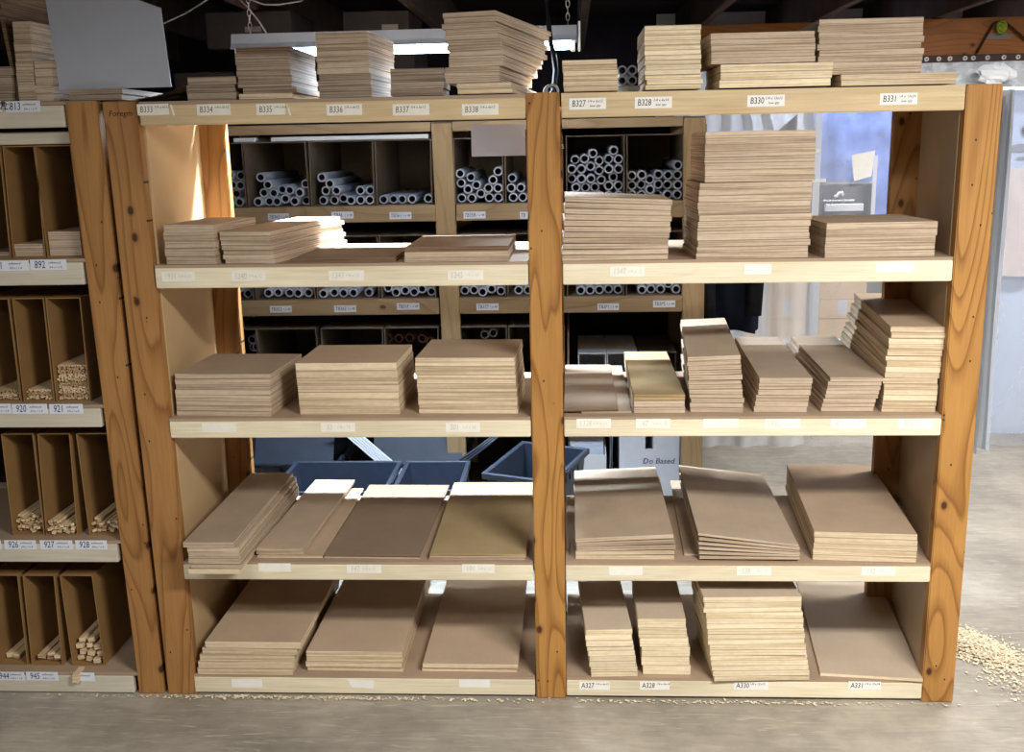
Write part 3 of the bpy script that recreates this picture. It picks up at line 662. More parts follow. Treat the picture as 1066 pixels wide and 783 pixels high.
# lower tier, right side: two white boxes with open fronts, and a leaning panel
for i, (x0, x1) in enumerate(((.10, .222), (.226, .36))):
    o = bin_mesh(x0, x1, .621, .772, 1.56, 2.0, M['white_plastic'], .004).build('white_box'); tag(o, 'long white open-fronted box, %s of two on the lower tier of the rack' % ('left' if i == 0 else 'right'), 'box', 'white boxes on the lower tier')
o = bin_mesh(.37, .53, .621, .770, 1.58, 2.0, M['card_dark'], .004).build('grey_box'); tag(o, 'low grey open box right of the two white boxes in the rack', 'box')
b = MB(); b.hexa([(.052, 1.53, .622), (.060, 1.53, .622), (.060, 2.0, .622), (.052, 2.0, .622)], [(.052, 1.62, .86), (.060, 1.62, .86), (.060, 2.0, .90), (.052, 2.0, .90)], M['card_pale'])
bmesh.ops.bevel(b.bm, geom=list(b.bm.edges), offset=.001, segments=1, affect='EDGES'); tag(b.build('divider_board'), 'pale divider board standing left of the white boxes on the rack', 'board')

# bottom tier: paper trays
def tray(name, x0, x1, z0, zf, zb, y0, y1, m, label):
    t = thing(name, ((x0 + x1) / 2, y0, z0), label, 'box'); b = MB(); a, c = -(x1 - x0) / 2, (x1 - x0) / 2; h0, h1 = zf - z0, zb - z0; L = y1 - y0; th = .005
    b.box(a, c, 0, L, 0, th, m); b.box(a, c, 0, th, th, h0, m)
    for s in (a, c - th): b.hexa([(s, th, th), (s + th, th, th), (s + th, L, th), (s, L, th)], [(s, th, h0), (s + th, th, h0), (s + th, L, h1), (s, L, h1)], m)
    b.box(a + th, c - th, L - th, L, th, h1, m); b.build('tray', t); return t
t = tray('paper_box', .052, .222, .1005, .31, .40, 1.54, 1.9, M['white_plastic'], 'white box of stacked white paper on the bottom tier behind the center post')
b = MB()
for i in range(9): b.box(-.076 + .003 * (i % 2), .074, .03 + .02 * i, .034 + .02 * i, .01, .235 + .006 * i + .004 * (i % 3), M['paper_blue'])
b.build('paper_sheets', t)
for i, x in enumerate((.236, .256)):
    b = MB(); b.grid(lambda u, v: (x + .012 * math.sin(v * 2.2) * (1 - 2 * i) * .5, 1.55 + .3 * u, .101 + .295 * v), 3, 8, M['white_plastic']); bmesh.ops.solidify(b.bm, geom=b.bm.faces[:], thickness=.006)
    tag(b.build('white_sheet'), 'thin white sheet standing on edge between white boxes, %s one' % ('left', 'right')[i], 'sheet')
t = thing('file_box', (.414, 1.55, .1005), 'white double file box with handwriting on its notched front', 'box')
b = MB(); th = .005
b.box(-.133, .133, 0, th, 0, .235, M['paper_blue']); b.box(-.133, -.018, 0, th, .235, .300, M['paper_blue']); b.box(.018, .133, 0, th, .235, .300, M['paper_blue'])
for x in (-.133, -.023, .018, .128): b.box(x, x + th, th, .32, 0, .290, M['paper_blue'])
b.box(-.133, .133, th, .32, 0, th, M['paper_blue']); b.box(-.128, .128, .315, .32, th, .285, M['paper_blue']); b.build('shell', t)
b = MB(); b.text('Do Based', .04, -.001, .178, .036, M['ink_blue'], .2); b.build('handwriting', t)
for x in (-.122, .025):
    b = MB()
    for i in range(10): b.box(x, x + .093, .02 + .026 * i, .024 + .026 * i, .008, .22 + .007 * i, M['paper_blue'])
    b.build('paper_sheets', t)

# totes
def tote(x, y, z, w, d, h, rz, rx, label, tilt=0):
    t = thing('plastic_tote', (x, y, z), label, 'tote', 'blue grey totes on the bottom tier', (rx, tilt, rz))
    b = MB(); i = b.mi(M['tote']); i2 = b.mi(M['tote_in']); tp = .035; th = .004
    def loop(off, zz, sh): return [b.bm.verts.new(p) for p in ((-w / 2 + sh + off, sh + off, zz), (w / 2 - sh - off, sh + off, zz), (w / 2 - sh - off, d - sh - off, zz), (-w / 2 + sh + off, d - sh - off, zz))]
    o0, o1, i1, i0 = loop(0, 0, tp), loop(0, h, 0), loop(th, h, 0), loop(th, th, tp)
    b.bm.faces.new(o0[::-1]).material_index = i
    for k in range(4):
        n = (k + 1) % 4
        b.bm.faces.new((o0[k], o0[n], o1[n], o1[k])).material_index = i; b.bm.faces.new((o1[k], o1[n], i1[n], i1[k])).material_index = i
        b.bm.faces.new((i1[k], i1[n], i0[n], i0[k])).material_index = i2
    b.bm.faces.new(i0).material_index = i2
    b.build('body', t)
    b = MB(); e = .014
    for (xa, xb, ya, yb) in ((-w / 2 - e, w / 2 + e, -e, 0), (-w / 2 - e, w / 2 + e, d, d + e), (-w / 2 - e, -w / 2, 0, d), (w / 2, w / 2 + e, 0, d)): b.box(xa, xb, ya, yb, h - .022, h + .003, M['tote'], .002)
    b.build('rim', t)
    for s in (-1, 1):
        b = MB()
        for k in range(4): b.box(s * (w / 2 + e) - .004, s * (w / 2 + e) + .004, d * .3 + k * d * .12, d * .3 + k * d * .12 + .012, h - .05, h - .002, M['tote'], .001)
        b.box(s * (w / 2 + e) - .004, s * (w / 2 + e) + .004, d * .3, d * .3 + d * .36 + .012, h - .018, h - .004, M['tote']); b.build('hinge_lug', t)
    for k in range(3):
        b = MB(); xx = -w / 2 + w * (.25 + .25 * k); b.box(xx - .009, xx + .009, -e + .002, .016, h - .10, h - .023, M['tote'], .001); b.build('rib', t)
tote(-.895, .93, .0005, .44, .385, .35, 0, 0, 'blue grey plastic tote on the floor behind the left bay, left of two')
tote(-.505, .95, .0005, .25, .365, .35, 0, 0, 'narrower blue grey plastic tote on the floor behind the olive sheets')
tote(-.13, .96, .02, .28, .36, .39, R(-22), R(4), 'blue grey plastic tote turned and tilted beside the center post')
tote(-1.18, 1.545, .1005, .36, .40, .18, 0, 0, 'low blue grey tote on the rack bottom tier, leftmost')
tote(-.62, 1.545, .1005, .40, .40, .18, 0, 0, 'low blue grey tote on the rack bottom tier, behind white strips')
# lids: hinged flaps standing up behind the totes
def flap(x0, x1, y, za, zb, dz_, label):
    t = thing('tote_lid', ((x0 + x1) / 2, y, za), label, 'lid'); w = x1 - x0; b = MB()
    b.hexa([(-w / 2, 0, 0), (w / 2, 0, dz_), (w / 2, .008, dz_), (-w / 2, .008, 0)], [(-w / 2, .06, zb - za), (w / 2, .06, zb - za + dz_), (w / 2, .068, zb - za + dz_), (-w / 2, .068, zb - za)], M['tote'])
    b.build('panel', t); b = MB()
    b.tube([(-w / 2, -.004, 0), (w / 2, -.004, dz_)], .007, M['tote'], 8); b.build('hinge_edge', t)
    for k in range(4):
        b = MB(); xx = -w / 2 + w * (.15 + .23 * k); b.box(xx - .012, xx + .012, .015 + .02, .05, (zb - za) * .5 - .01, (zb - za) * .5 + .012, M['tote'], .002); b.build('lug', t)
flap(-1.36, -1.00, 1.475, .288, .40, .012, 'blue grey tote lid standing up behind the leftmost tote')
flap(-.82, -.42, 1.475, .288, .40, .006, 'blue grey tote lid standing up behind the second tote')
for i in range(5):
    b = MB(); o_ = .016 * i
    b.hexa([(-.70 + o_, 1.385, .25), (-.688 + o_, 1.385, .25), (-.688 + o_, 1.393, .25), (-.70 + o_, 1.393, .25)], [(-1.00 + o_, 1.46, .49), (-.988 + o_, 1.46, .49), (-.988 + o_, 1.468, .49), (-1.00 + o_, 1.468, .49)], M['white_plastic'])
    o = b.build('plastic_strip'); tag(o, 'white plastic strip leaning diagonally over the totes, %s of five from left' % ORD[i + 1], 'strip', 'white strips leaning over the totes')
for i in range(3):
    b = MB(); b.tube([(-.89 + .02 * i, 1.40, .006), (-.44 + .02 * i, 1.40, .32), (-.34 + .016 * i, 1.40, .39), (-.25 + .012 * i, 1.42, .455)], .005, M['tote'], 8)
    tag(b.build('plastic_rod'), 'thin grey plastic rod leaning against the tilted tote, %s of three' % ORD[i + 1], 'rod', 'rods leaning on the tilted tote')

# dark cartons on the rack and a hanging cord, light fitting
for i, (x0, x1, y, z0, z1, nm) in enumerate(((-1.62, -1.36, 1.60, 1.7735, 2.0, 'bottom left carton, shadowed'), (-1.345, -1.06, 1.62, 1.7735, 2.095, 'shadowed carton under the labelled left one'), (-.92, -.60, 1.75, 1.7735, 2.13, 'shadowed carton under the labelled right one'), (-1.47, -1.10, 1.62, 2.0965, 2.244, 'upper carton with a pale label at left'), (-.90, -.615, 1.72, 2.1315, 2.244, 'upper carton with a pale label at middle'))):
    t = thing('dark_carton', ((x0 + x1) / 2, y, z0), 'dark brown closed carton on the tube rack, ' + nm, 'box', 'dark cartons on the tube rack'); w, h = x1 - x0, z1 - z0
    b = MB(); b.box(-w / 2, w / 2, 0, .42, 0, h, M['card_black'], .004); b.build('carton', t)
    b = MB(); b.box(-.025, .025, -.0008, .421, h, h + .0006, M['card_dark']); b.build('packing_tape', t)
    if i > 2:
        x_, z_ = ((.02, .075), (.06, .045))[i - 3]
        b = MB(); b.quad([(x_ - .035, -.001, z_ - .011), (x_ + .035, -.001, z_ - .011), (x_ + .035, -.001, z_ + .011), (x_ - .035, -.001, z_ + .011)], M['smear']); b.build('paper_label', t)

fx = thing('fluorescent_fixture', (-.495, .76, 1.997), 'long white fluorescent light fitting hanging behind the unit, above the shelves', 'light')
FX0, FX1 = -.585, .592
b = MB()
prof = [(-.035, .030), (-.045, .012), (-.030, .012), (-.012, .020), (.012, .020), (.045, .012), (.055, .012), (.045, .055), (-.025, .062)]
va = [b.bm.verts.new((FX0, y, z)) for y, z in prof]; vb = [b.bm.verts.new((FX1, y, z)) for y, z in prof]; i = b.mi(M['housing'])
for k in range(len(prof)):
    n = (k + 1) % len(prof); b.bm.faces.new((va[k], va[n], vb[n], vb[k])).material_index = i
b.bm.faces.new(va[::-1]).material_index = i; b.bm.faces.new(vb).material_index = i
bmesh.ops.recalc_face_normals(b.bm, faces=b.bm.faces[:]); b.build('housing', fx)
b = MB(); b.tube([(FX0 + .02, 0, .0), (FX1 - .02, 0, .0)], .0145, M['glow'], 14); b.build('glowing_tube', fx)
for x in (FX0 + .006, FX1 - .02):
    b = MB(); b.box(x, x + .014, -.018, .018, -.02, .022, M['white_plastic'], .002); b.build('end_cap', fx)
for x in (FX0 + .06, FX1 - .03):
    b = MB()
    for k in range(9):
        z_ = .062 + k * .021
        pts = [(x + (.006 * math.cos(a) if k % 2 else 0), .006 * math.cos(a) * (0 if k % 2 else 1), z_ + .013 * math.sin(a) + .008) for a in [2 * math.pi * q / 10 for q in range(10)]]
        b.tube(pts, .0016, M['wire'], 5, closed=True)
    b.build('chain', fx)
b = MB(); b.box(FX1 + .004, FX1 + .012, -.02, .02, -.02, .075, M['steel'], .002); b.tube([(FX1 + .008, 0, .07), (FX1 + .01, 0, .14), (FX1 + .008, .01, .247)], .005, M['black'], 6); b.build('hanger', fx)
b = MB(); b.tube([(-.001, .66, 2.455), (-.001, .655, 2.14), (.004, .65, 2.06), (.010, .64, 2.0), (.022, .62, 1.95), (.028, .56, 1.90), (.020, .45, 1.83), (.005, .40, 1.815), (-.03, .39, 1.815)], .0085, M['black'], 8)
tag(b.build('power_cord'), 'black power cord hanging from the ceiling above the center post', 'cord')
for i, pts in enumerate(([(-1.56, 1.2, 2.11), (-1.51, 1.2, 2.147), (-1.40, 1.2, 2.19), (-1.313, 1.2, 2.236), (-1.27, 1.2, 2.249)], [(-1.20, 1.2, 2.249), (-1.155, 1.2, 2.205), (-1.113, 1.2, 2.15), (-1.09, 1.2, 2.11)], [(-1.16, 1.2, 2.249), (-1.138, 1.2, 2.231), (-1.09, 1.2, 2.214), (-1.03, 1.2, 2.212), (-.95, 1.2, 2.222), (-.90, 1.2, 2.249)])):
    b = MB(); b.tube(pts, .0032, M['wire'], 6); tag(b.build('hanging_wire'), ('thin grey wire rising to the ceiling right of the white panel', 'thin grey wire hanging across the left dark carton', 'thin grey wire sagging just under the ceiling joists')[i], 'wire')

# big white panel leaning at the upper left, narrow dark panel beside it
b = MB()
P = [(-1.357, .03, 1.8478), (-1.037, .03, 1.8478), (-1.058, .058, 2.060), (-1.164, .062, 2.10), (-1.165, .066, 2.15), (-1.388, .066, 2.15)]
n0 = [b.bm.verts.new(p) for p in P]; n1 = [b.bm.verts.new((x, y + .006, z + .002)) for x, y, z in P]; i = b.mi(M['white_board'])
b.bm.faces.new(n0).material_index = i; b.bm.faces.new(n1[::-1]).material_index = i
for k in range(6): b.bm.faces.new((n0[(k + 1) % 6], n0[k], n1[k], n1[(k + 1) % 6])).material_index = i
bmesh.ops.recalc_face_normals(b.bm, faces=b.bm.faces[:])
tag(b.build('white_board'), 'large white board leaning back on top of the left post', 'board')
b = MB(); b.hexa([(-1.482, .03, 1.816), (-1.472, .03, 1.816), (-1.472, .4, 1.816), (-1.482, .4, 1.816)], [(-1.512, .03, 2.14), (-1.502, .03, 2.14), (-1.502, .4, 2.14), (-1.512, .4, 2.14)], M['hard'])
tag(b.build('hardboard_sheet'), 'narrow dark brown sheet standing upright between stacks on the left unit top', 'sheet')
# grey sheet hanging behind the top left shelf rail
b = MB(); b.box(-.256, -.076, D + .040, D + .042, 1.636, 1.738, M['paper_grey'])
tag(b.build('hanging_paper'), 'grey paper sheet hanging behind the top shelf left of the center post', 'paper')
# white foam sheets fixed to the right post's outer side
for i in range(4):
    x = 1.2185 + .0115 * i; b = MB()
    b.grid(lambda u, v: (x + .002 * math.sin(v * 7 + i) + .003 * (1 - v) * i, -.012 + .008 * i + .42 * u, (.785 + .006 * ((i * 5) % 3)) + (.985 + .006 * i) * v), 2, 14, M[('steel', 'white_plastic', 'steel', 'white_plastic')[i]], True)
    bmesh.ops.solidify(b.bm, geom=b.bm.faces[:], thickness=-.0075)
    tag(b.build('foam_sheet'), 'tall thin white sheet hung on the right post, %s layer outward' % ('innermost', 'second', 'third', 'outermost')[i], 'sheet', 'white sheets on the right post')

# coat hanging at the right end of the tube rack
t = thing('hanging_coat', (.77, 1.72, .84), 'black coat hanging from the right end of the tube rack', 'coat')
def coatf(u, v):
    a = 2 * math.pi * u; fold = .010 * math.sin(a * 7 + v * 3) * (1 - v * .6)
    w = (.122 - .055 * max(0, v - .72) / .28) + fold; d = .06 - .03 * max(0, v - .75) / .25 + fold * .6
    return (w * math.cos(a) + .01 * (1 - v), d * math.sin(a), .012 * math.sin(a * 3) * (1 - v) + .66 * v)
b = MB(); b.grid(coatf, 56, 16, M['coat_blue']); bmesh.ops.remove_doubles(b.bm, verts=b.bm.verts[:], dist=.0005); b.build('body', t)
for s in (-1, 1):
    b = MB(); pts = [(s * .075, -.02, .62), (s * .105, -.055, .50), (s * .108, -.075, .30), (s * .100, -.085, .08)]
    b.tube(pts, [.034, .042, .038, .034], M['coat'], 12); b.build('sleeve', t)
b = MB(); b.tube([(0.075 * math.cos(a), .03 * math.sin(a), .66 + .01 * math.sin(2 * a)) for a in [2 * math.pi * q / 16 for q in range(16)]], .016, M['coat'], 8, closed=True); b.build('collar', t)
b = MB(); b.tube([(0, .03, .67), (-.04, .03, .72), (-.13, .02, .735)], .006, M['wire'], 8); b.build('hook', t)
# ------------------------------------------------------------------ right background: plastic curtain and what hangs there
def sheet(name, x0, x1, y, z0, z1, m, label, cat, amp=.02, freq=5, parent=None, nu=40, nv=10, seed=0):
    ph = seed * 1.7
    b = MB(); b.grid(lambda u, v: (x0 + (x1 - x0) * u, y + amp * math.sin(u * freq * 6.28 + ph) * (.6 + .4 * (1 - v)) + amp * .4 * math.sin(u * freq * 15 + v * 4 + ph), z0 + (z1 - z0) * v), nu, nv, m)
    o = b.build(name, parent)
    if label: tag(o, label, cat)
    return o
c1 = sheet('plastic_curtain', .70, 1.36, 2.70, .004, 2.034, M['film_thick'], 'milky plastic curtain hanging left of the blue tarpaulin behind the unit', 'curtain', .02, 3, seed=1)
c2 = sheet('plastic_curtain', 1.37, 2.12, 2.71, .004, 2.034, M['film'], 'clear plastic curtain hanging in front of the blue tarpaulin and cartons', 'curtain', .018, 2, seed=2)
c3 = sheet('plastic_curtain', 2.13, 3.3, 2.70, .004, 2.034, M['film'], 'clear plastic curtain hanging beside the right post at the frame edge', 'curtain', .02, 3, seed=3)
for x, w, z0, z1, p in ((1.335, .035, 1.25, 1.90, c1), (1.64, .02, 1.25, 1.58, c2)):
    b = MB(); b.box(x, x + w, 2.655, 2.664, z0, z1, M['film_thick']); b.build('clear_tape', p)
for x, z in ((1.25, 1.60), (1.29, 1.45)):
    b = MB(); b.box(x, x + .11, 2.652, 2.6535, z, z + .018, M['white_plastic']); b.build('white_tape', c1)
b = MB(); b.hexa([(1.545, 2.655, 1.452), (1.632, 2.655, 1.475), (1.632, 2.657, 1.475), (1.545, 2.657, 1.452)], [(1.525, 2.655, 1.585), (1.645, 2.655, 1.605), (1.645, 2.657, 1.605), (1.525, 2.657, 1.585)], M['paper'])
tag(b.build('paper_note'), 'white paper taped on the plastic in front of the blue tarpaulin', 'paper')
sheet('blue_tarpaulin', 1.50, 1.985, 3.46, 1.12, 2.25, M['blue'], 'blue tarpaulin hanging behind clear plastic, seen over the right bay', 'tarpaulin', .012, 2, seed=4)
sheet('white_drape', .70, 1.50, 3.52, .01, 2.25, M['white_board'], 'white drape hanging behind the milky plastic curtain', 'drape', .02, 3, seed=5)
sheet('white_drape', 1.99, 3.2, 3.50, .01, 2.25, M['wall_white'], 'white drape hanging right of the blue tarpaulin', 'drape', .012, 2, seed=6)
b = MB(); v = [(.97, 2.94, 1.73), (1.10, 2.94, 1.73), (1.10, 2.94, 1.83)]; b.quad([(1.13, 2.75, 1.69), (1.262, 2.75, 1.69), (1.262, 2.75, 1.80)], M['card_yellow']); bmesh.ops.solidify(b.bm, geom=b.bm.faces[:], thickness=.002)
o = b.build('yellow_card', c1); o['label'] = 'yellow triangular card'
for i, x in enumerate((.86, .97, 1.08, 1.30)):
    b = MB(); b.grid(lambda u, v: (x + .05 * u + .01 * math.sin(v * 5 + i), 2.74 + .01 * math.sin(u * 4 + v * 6), 1.72 + .16 * v), 4, 6, M['grey']); b.build('crumpled_wrap', c1)
# bench with cartons and a printer-like machine
t = thing('white_bench', (1.45, 3.28, 0), 'low white bench carrying cartons behind the plastic curtain', 'bench')
b = MB(); b.box(-.55, .5, -.24, .3, .50, .54, M['white_plastic'], .004); b.build('bench_top', t)
b = MB(); b.box(-.53, .48, -.215, -.205, .0, .50, M['wall_white'], .002); b.build('front_panel', t)
for x in (-.53, .44):
    for y in (-.2, .24): b = MB(); b.box(x, x + .05, y, y + .05, 0, .50, M['white_plastic'], .003); b.build('leg', t)
k = 0
for lv, (z0, z1) in enumerate(((.5405, .767), (.7675, 1.195))):
    for j, (x0, x1) in enumerate(((1.205, 1.425), (1.495, 1.76))):
        t = thing('carton', ((x0 + x1) / 2, 3.08, z0), 'pale brown carton behind plastic, %s %s of four on the white bench' % (('lower', 'upper')[lv], ('left', 'right')[j]), 'box', 'cartons on the white bench'); w, h = x1 - x0, z1 - z0
        b = MB(); b.box(-w / 2, w / 2, 0, .34, 0, h, M['card_pale'], .003); b.build('carton', t)
        b = MB(); b.box(-.028, .028, -.0012, .342, h - .0004, h + .0004, M['film_thick']); b.box(-.028, .028, -.0012, -.0002, h - .09, h, M['film_thick']); b.build('packing_tape', t)
        b = MB(); b.box(-w / 2, w / 2, -.0012, -.0002, h * .5, h * .5 + .004, M['card']); b.build('flap_seam', t)
b = MB(); b.box(1.434, 1.486, 3.04, 3.06, .5405, 1.195, M['steel'], .002); tag(b.build('grey_post'), 'narrow grey metal strip standing between the cartons', 'strip')
t = thing('tan_card_strip', (1.09, 2.95, .0), 'tall folded tan card strip left of the cartons', 'card')
b = MB(); b.box(-.03, .035, 0, .006, .54, .93, M['card_yellow'], .001); b.build('strip', t)
b = MB(); b.hexa([(-.06, -.002, .90), (.03, -.002, .85), (.03, .0, .85), (-.06, .0, .90)], [(-.05, -.002, .985), (.05, -.002, 1.0), (.05, 0, 1.0), (-.05, 0, .985)], M['card_yellow']); b.build('folded_top', t)
b = MB(); b.box(-.05, .05, .0, .10, .0, .54, M['wall_white'], .002); b.build('base', t)
t = thing('printer', (1.62, 3.08, 1.1965), 'dark grey desktop machine with white tray behind the clear plastic', 'printer')
b = MB(); b.box(-.13, .15, .0, .30, .03, .235, M['grey_dark'], .012); b.build('body', t)
b = MB(); b.box(-.12, .09, -.03, .05, .075, .115, M['white_plastic'], .003); b.build('tray', t)
b = MB(); b.box(-.13, .04, -.02, .0, .130, .138, M['white_plastic'], .001); b.build('slot_edge', t)
b = MB(); b.tube([(-.07, -.006, .155), (-.055, -.012, .160), (-.045, -.010, .175), (-.03, -.01, .178), (-.022, -.008, .162)], .009, M['white_plastic'], 8); b.build('cable_loop', t)
b = MB(); b.box(-.13, .15, .0, .30, .0, .028, M['black'], .003); b.build('base', t)
# right edge: pale blue banner with dark prints
t = thing('blue_banner', (2.62, 2.95, .003), 'pale blue banner with dark printed shapes at the right frame edge', 'banner')
b = MB(); b.grid(lambda u, v: (-.42 + .9 * u, .012 * math.sin(u * 9), 1.90 * v), 24, 6, M['blue_pale']); b.build('cloth', t)
b = MB(); b.disc((-.075, -.02, 1.69), .055, M['grey_dark'], 24, 1.0, .75); b.disc((-.12, -.02, 1.60), .05, M['grey'], 24, 1.3, .4); b.disc((-.10, -.02, 1.545), .04, M['grey'], 20, 1.2, .2); b.build('printed_shapes', t)
b = MB(); b.box(-.34, -.14, -.022, -.016, 1.28, 1.48, M['grey_dark']); b.box(-.345, -.135, -.024, -.0225, 1.255, 1.282, M['white_plastic']); b.build('photo_panel', t)
b = MB(); b.box(-.37, -.25, -.022, -.016, .86, 1.10, M['grey_dark']); b.build('dark_panel', t)
b = MB(); b.grid(lambda u, v: (2.36 + .22 * u + .03 * math.sin(v * 3.1), 2.84 + .02 * math.sin(u * 7 + v * 3), .92 + .58 * v), 10, 10, M['pinkish']); tag(b.build('hanging_bag'), 'pale pinkish brown bag hanging before the blue banner', 'bag')
# crumpled clear plastic gathered under the beam
def crum(u, v):
    x = 1.70 + 1.1 * u; q = noise.noise(Vector((u * 22, v * 6, 1.3)))
    return (x, 2.60 + .025 * q + .015 * math.sin(u * 60), 1.905 + .125 * v)
b = MB(); b.grid(crum, 90, 8, M['steel'], False); GP = tag(b.build('gathered_plastic'), 'crumpled silvery plastic gathered along under the orange beam', 'plastic')
b = MB()
def wad(u, v):
    a = 2 * math.pi * u; p = math.pi * v; r = .062 * (1 + .45 * noise.noise(Vector((math.cos(a) * 2.2, math.sin(a) * 2.2, p * 1.9))))
    return (2.165 + 1.5 * r * math.sin(p) * math.cos(a), 2.50 + r * .5 * math.sin(p) * math.sin(a), 1.965 + .72 * r * math.cos(p))
b.grid(wad, 18, 10, M['white_plastic'], False); b.build('plastic_wad', GP)
t = thing('rope', (2.20, 2.64, 2.2), 'dark rope knotted with green cord hanging on the orange beam', 'rope')
b = MB(); b.tube([(-.085, .0, -.125), (-.05, -.004, -.05), (-.01, -.006, .02), (.03, -.006, .025), (.08, -.004, -.01), (.14, .0, -.06), (.2, .0, -.10)], .006, M['rope'], 8); b.build('cord', t)
b = MB()
for k in range(4): b.tube([(.022 + (.022 - .003 * k) * math.cos(a + k), -.012 - .006 * math.sin(2 * a + k), -.005 + (.028 - .004 * k) * math.sin(a)) for a in [2 * math.pi * q / 16 for q in range(16)]], .0055, M['green'], 6, closed=True)
b.build('green_knot', t)

# ------------------------------------------------------------------ wooden sticks in the left bins
def stick_mesh(w, h, L, m='stick'):
    b = MB(); b.box(-w / 2, w / 2, 0, L, -h / 2, h / 2, M[m], .0012); return b.mesh('stick')
rs = random.Random(5)
def sticks(cx0, cx1, z0, n, w, h, L, desc, ymin, jz=25, slope=0):
    me = [stick_mesh(w * s, h, L) for s in (1, .85)]
    per = max(1, int((cx1 - cx0) / (w * 1.12))); pts = []
    for i in range(n):
        r, c = divmod(i, per)
        pts.append((cx0 + w * .56 + (c + (.3 if r % 2 else 0)) * (cx1 - cx0 - w * 1.1) / max(1, per - .7), z0 + h * .62 + r * h * 1.28))
    lab = rowlabel(pts, h * .6)
    for i, (x, z) in enumerate(pts):
        ri, k, nn = lab[i]
        o = put('wood_stick', me[i % 2], None, (x, ymin + rs.uniform(0, .03), z + rs.uniform(0, .0012)), (0, R(rs.uniform(-jz, jz)), R(rs.uniform(-.6, .6))))
        tag(o, 'pale square wood stick, %s layer, %s, %s' % (RN[ri], 'alone' if nn == 1 else ORD[min(k + 1, 16)] + ' from left', desc), 'stick', 'sticks in the ' + desc)
sticks(-1.668, -1.574, .5185, 34, .011, .0085, .48, 'leftmost bin, left unit second shelf', .052)
sticks(-1.560, -1.470, .5185, 21, .013, .009, .50, 'middle bin, left unit second shelf', .035)
sticks(-1.424, -1.336, .5185, 20, .013, .009, .48, 'rightmost bin, left unit second shelf', .048)
sticks(-1.528, -1.432, .0755, 11, .022, .016, .48, 'rightmost bin, left unit bottom shelf', .046, 14)
sticks(-1.660, -1.570, .0755, 6, .024, .012, .48, 'middle bin, left unit bottom shelf', .046, 10)
sticks(-1.772, -1.686, .0755, 2, .024, .016, .48, 'leftmost bin, left unit bottom shelf', .055, 8)
b = MB(); b.hexa([(-1.506, -.020, .048), (-1.488, -.022, .046), (-1.488, -.008, .046), (-1.506, -.006, .048)], [(-1.504, -.018, .073), (-1.484, -.02, .073), (-1.484, .03, .0765), (-1.504, .03, .0765)], M['stick'])
tag(b.build('wood_offcut'), 'small pale wood offcut over the bottom left rail label', 'offcut')
def dowels(x0, x1, z0, z1, desc):
    b = MB(); r = .0026; nx = int((x1 - x0) / (2.1 * r)); nz = int((z1 - z0) / (1.9 * r))
    for j in range(nz):
        for i in range(nx):
            x = x0 + (i + .5 + .5 * (j % 2) * .8) * (x1 - x0) / (nx + .4); z = z0 + r + j * (z1 - z0 - 2 * r) / max(1, nz - 1)
            y = .052 + rs.uniform(0, .018); x += rs.uniform(-.0006, .0006)
            b.hexa([(x - r * .85, y, z - r * .85), (x + r * .85, y, z - r * .85), (x + r * .85, .5, z - r * .85), (x - r * .85, .5, z - r * .85)], [(x - r * .85, y, z + r * .85), (x + r * .85, y, z + r * .85), (x + r * .85, .5, z + r * .85), (x - r * .85, .5, z + r * .85)], M['stick'])
    o = b.build('dowel_bundle'); tag(o, desc, 'dowels', None, 'stuff')
dowels(-1.476, -1.384, .9475, 1.052, 'tall bundle of thin pale dowels in the third shelf rightmost bin')
dowels(-1.578, -1.496, .9475, .978, 'low bundle of thin dowels in the third shelf middle bin')
dowels(-1.685, -1.598, .9475, .976, 'low bundle of thin dowels in the third shelf leftmost bin')

# ------------------------------------------------------------------ sawdust
def dust(name, cx, cy, sx, sy, n, label, h=.012, rot=0, seed=1):
    r = random.Random(seed); b = MB()
    for i in range(n):
        u, v = r.gauss(0, .42), r.gauss(0, .42)
        x = cx + sx * u * math.cos(rot) - sy * v * math.sin(rot); y = cy + sx * u * math.sin(rot) + sy * v * math.cos(rot)
        z = .0012 + h * max(0, 1 - (u * u + v * v)) * r.random() ; a = r.uniform(0, 3.14); L = r.uniform(.0015, .006); w = L * r.uniform(.3, .8)
        ca, sa = math.cos(a), math.sin(a); t = r.uniform(-.3, .3)
        b.quad([(x - L * ca + w * sa, y - L * sa - w * ca, z - t * L + .003), (x + L * ca + w * sa, y + L * sa - w * ca, z + t * L + .003), (x + L * ca - w * sa, y + L * sa + w * ca, z + t * L + .003), (x - L * ca - w * sa, y - L * sa + w * ca, z - t * L + .003)], M['sawdust'])
    tag(b.build(name), label, 'sawdust', None, 'stuff')
dust('sawdust', 1.40, .36, .22, .10, 5000, 'pale sawdust pile on the floor behind the right post', .02, R(125), 3)
dust('sawdust', 1.47, .12, .25, .12, 500, 'thin scatter of sawdust on the floor right of the right post', .003, R(110), 4)
dust('sawdust', -.80, -.02, .75, .014, 420, 'thin line of sawdust on the floor along the left bay', .002, 0, 5)
dust('sawdust', .5, -.02, .9, .014, 220, 'thin line of sawdust on the floor along the right bay', .002, 0, 6)

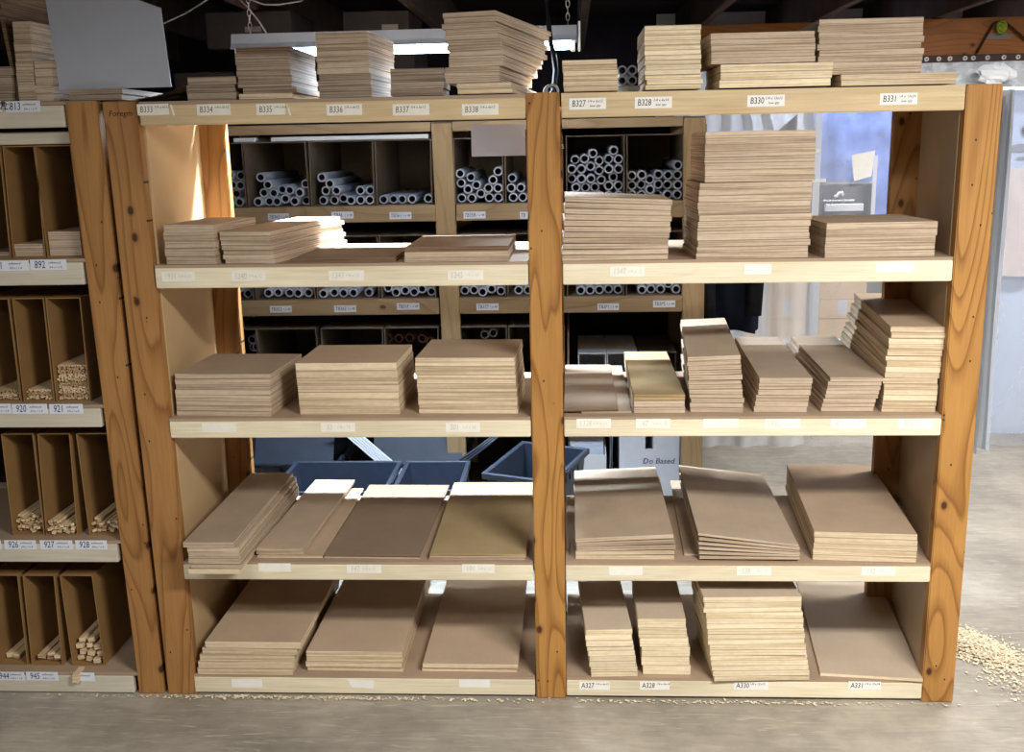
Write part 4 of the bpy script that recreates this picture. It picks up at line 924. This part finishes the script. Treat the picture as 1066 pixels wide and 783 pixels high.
# ------------------------------------------------------------------ camera and light
cam = bpy.data.cameras.new('camera'); cam.sensor_width = 36; cam.sensor_fit = 'HORIZONTAL'; cam.lens = 36 * 1072.7663 / 1066
co = bpy.data.objects.new('camera', cam); COL.objects.link(co)
ya, pi_, ro = R(-3.4359), R(12.6173), R(-1.1848)
f = Vector((math.sin(ya) * math.cos(pi_), math.cos(ya) * math.cos(pi_), -math.sin(pi_))); rt_ = Vector((math.cos(ya), -math.sin(ya), 0)); up = rt_.cross(f)
r2 = math.cos(ro) * rt_ + math.sin(ro) * up; u2 = -math.sin(ro) * rt_ + math.cos(ro) * up
co.matrix_world = Matrix(((r2.x, u2.x, -f.x, .0734), (r2.y, u2.y, -f.y, -2.8914), (r2.z, u2.z, -f.z, 1.67), (0, 0, 0, 1)))
SC.camera = co
def area(name, loc, aim, sx, sy, w, c, spread):
    l = bpy.data.lights.new(name, 'AREA'); l.shape = 'RECTANGLE'; l.size = sx; l.size_y = sy; l.energy = w; l.color = c; l.spread = spread
    o = bpy.data.objects.new(name, l); COL.objects.link(o); o.location = loc
    o.rotation_euler = (Vector(aim) - Vector(loc)).to_track_quat('-Z', 'Y').to_euler(); return o
area('ceiling_and_fill_lamp', (1.25, -2.0, 2.40), (1.25, -1.6, 0), 1.2, .3, 112, (1, .965, .91), 2.85)
area('ceiling_and_fill_lamp', (-1.3, -2.6, 2.40), (-1.2, -2.0, 0), 1.4, .3, 30, (1, .965, .92), 2.7)  # weak fill lamp, added to lift the left front
area('tube_light', (-.495, .725, 1.985), (-.495, .30, 1.0), 1.12, .03, 85, (.70, .84, 1), 2.15)
area('aisle_lamp', (2.3, 1.1, 2.42), (2.3, 1.1, 0), 1.2, .3, 90, (1, .965, .93), 3.1416)
area('curtain_fill_lamp', (2.0, 3.15, 2.22), (2.0, 3.1, 0), 2.0, .3, 38, (.9, .95, 1), 3.1416)  # unseen fill, added to brighten the sheets behind the curtain
w = bpy.data.worlds.new('world'); SC.world = w; w.use_nodes = True
w.node_tree.nodes['Background'].inputs[0].default_value = (.9, .93, 1, 1); w.node_tree.nodes['Background'].inputs[1].default_value = .05
SC.view_settings.view_transform = 'Standard'; SC.view_settings.look = 'None'; SC.view_settings.exposure = 0
SC.cycles.use_denoising = True
SC.cycles.max_bounces = 8
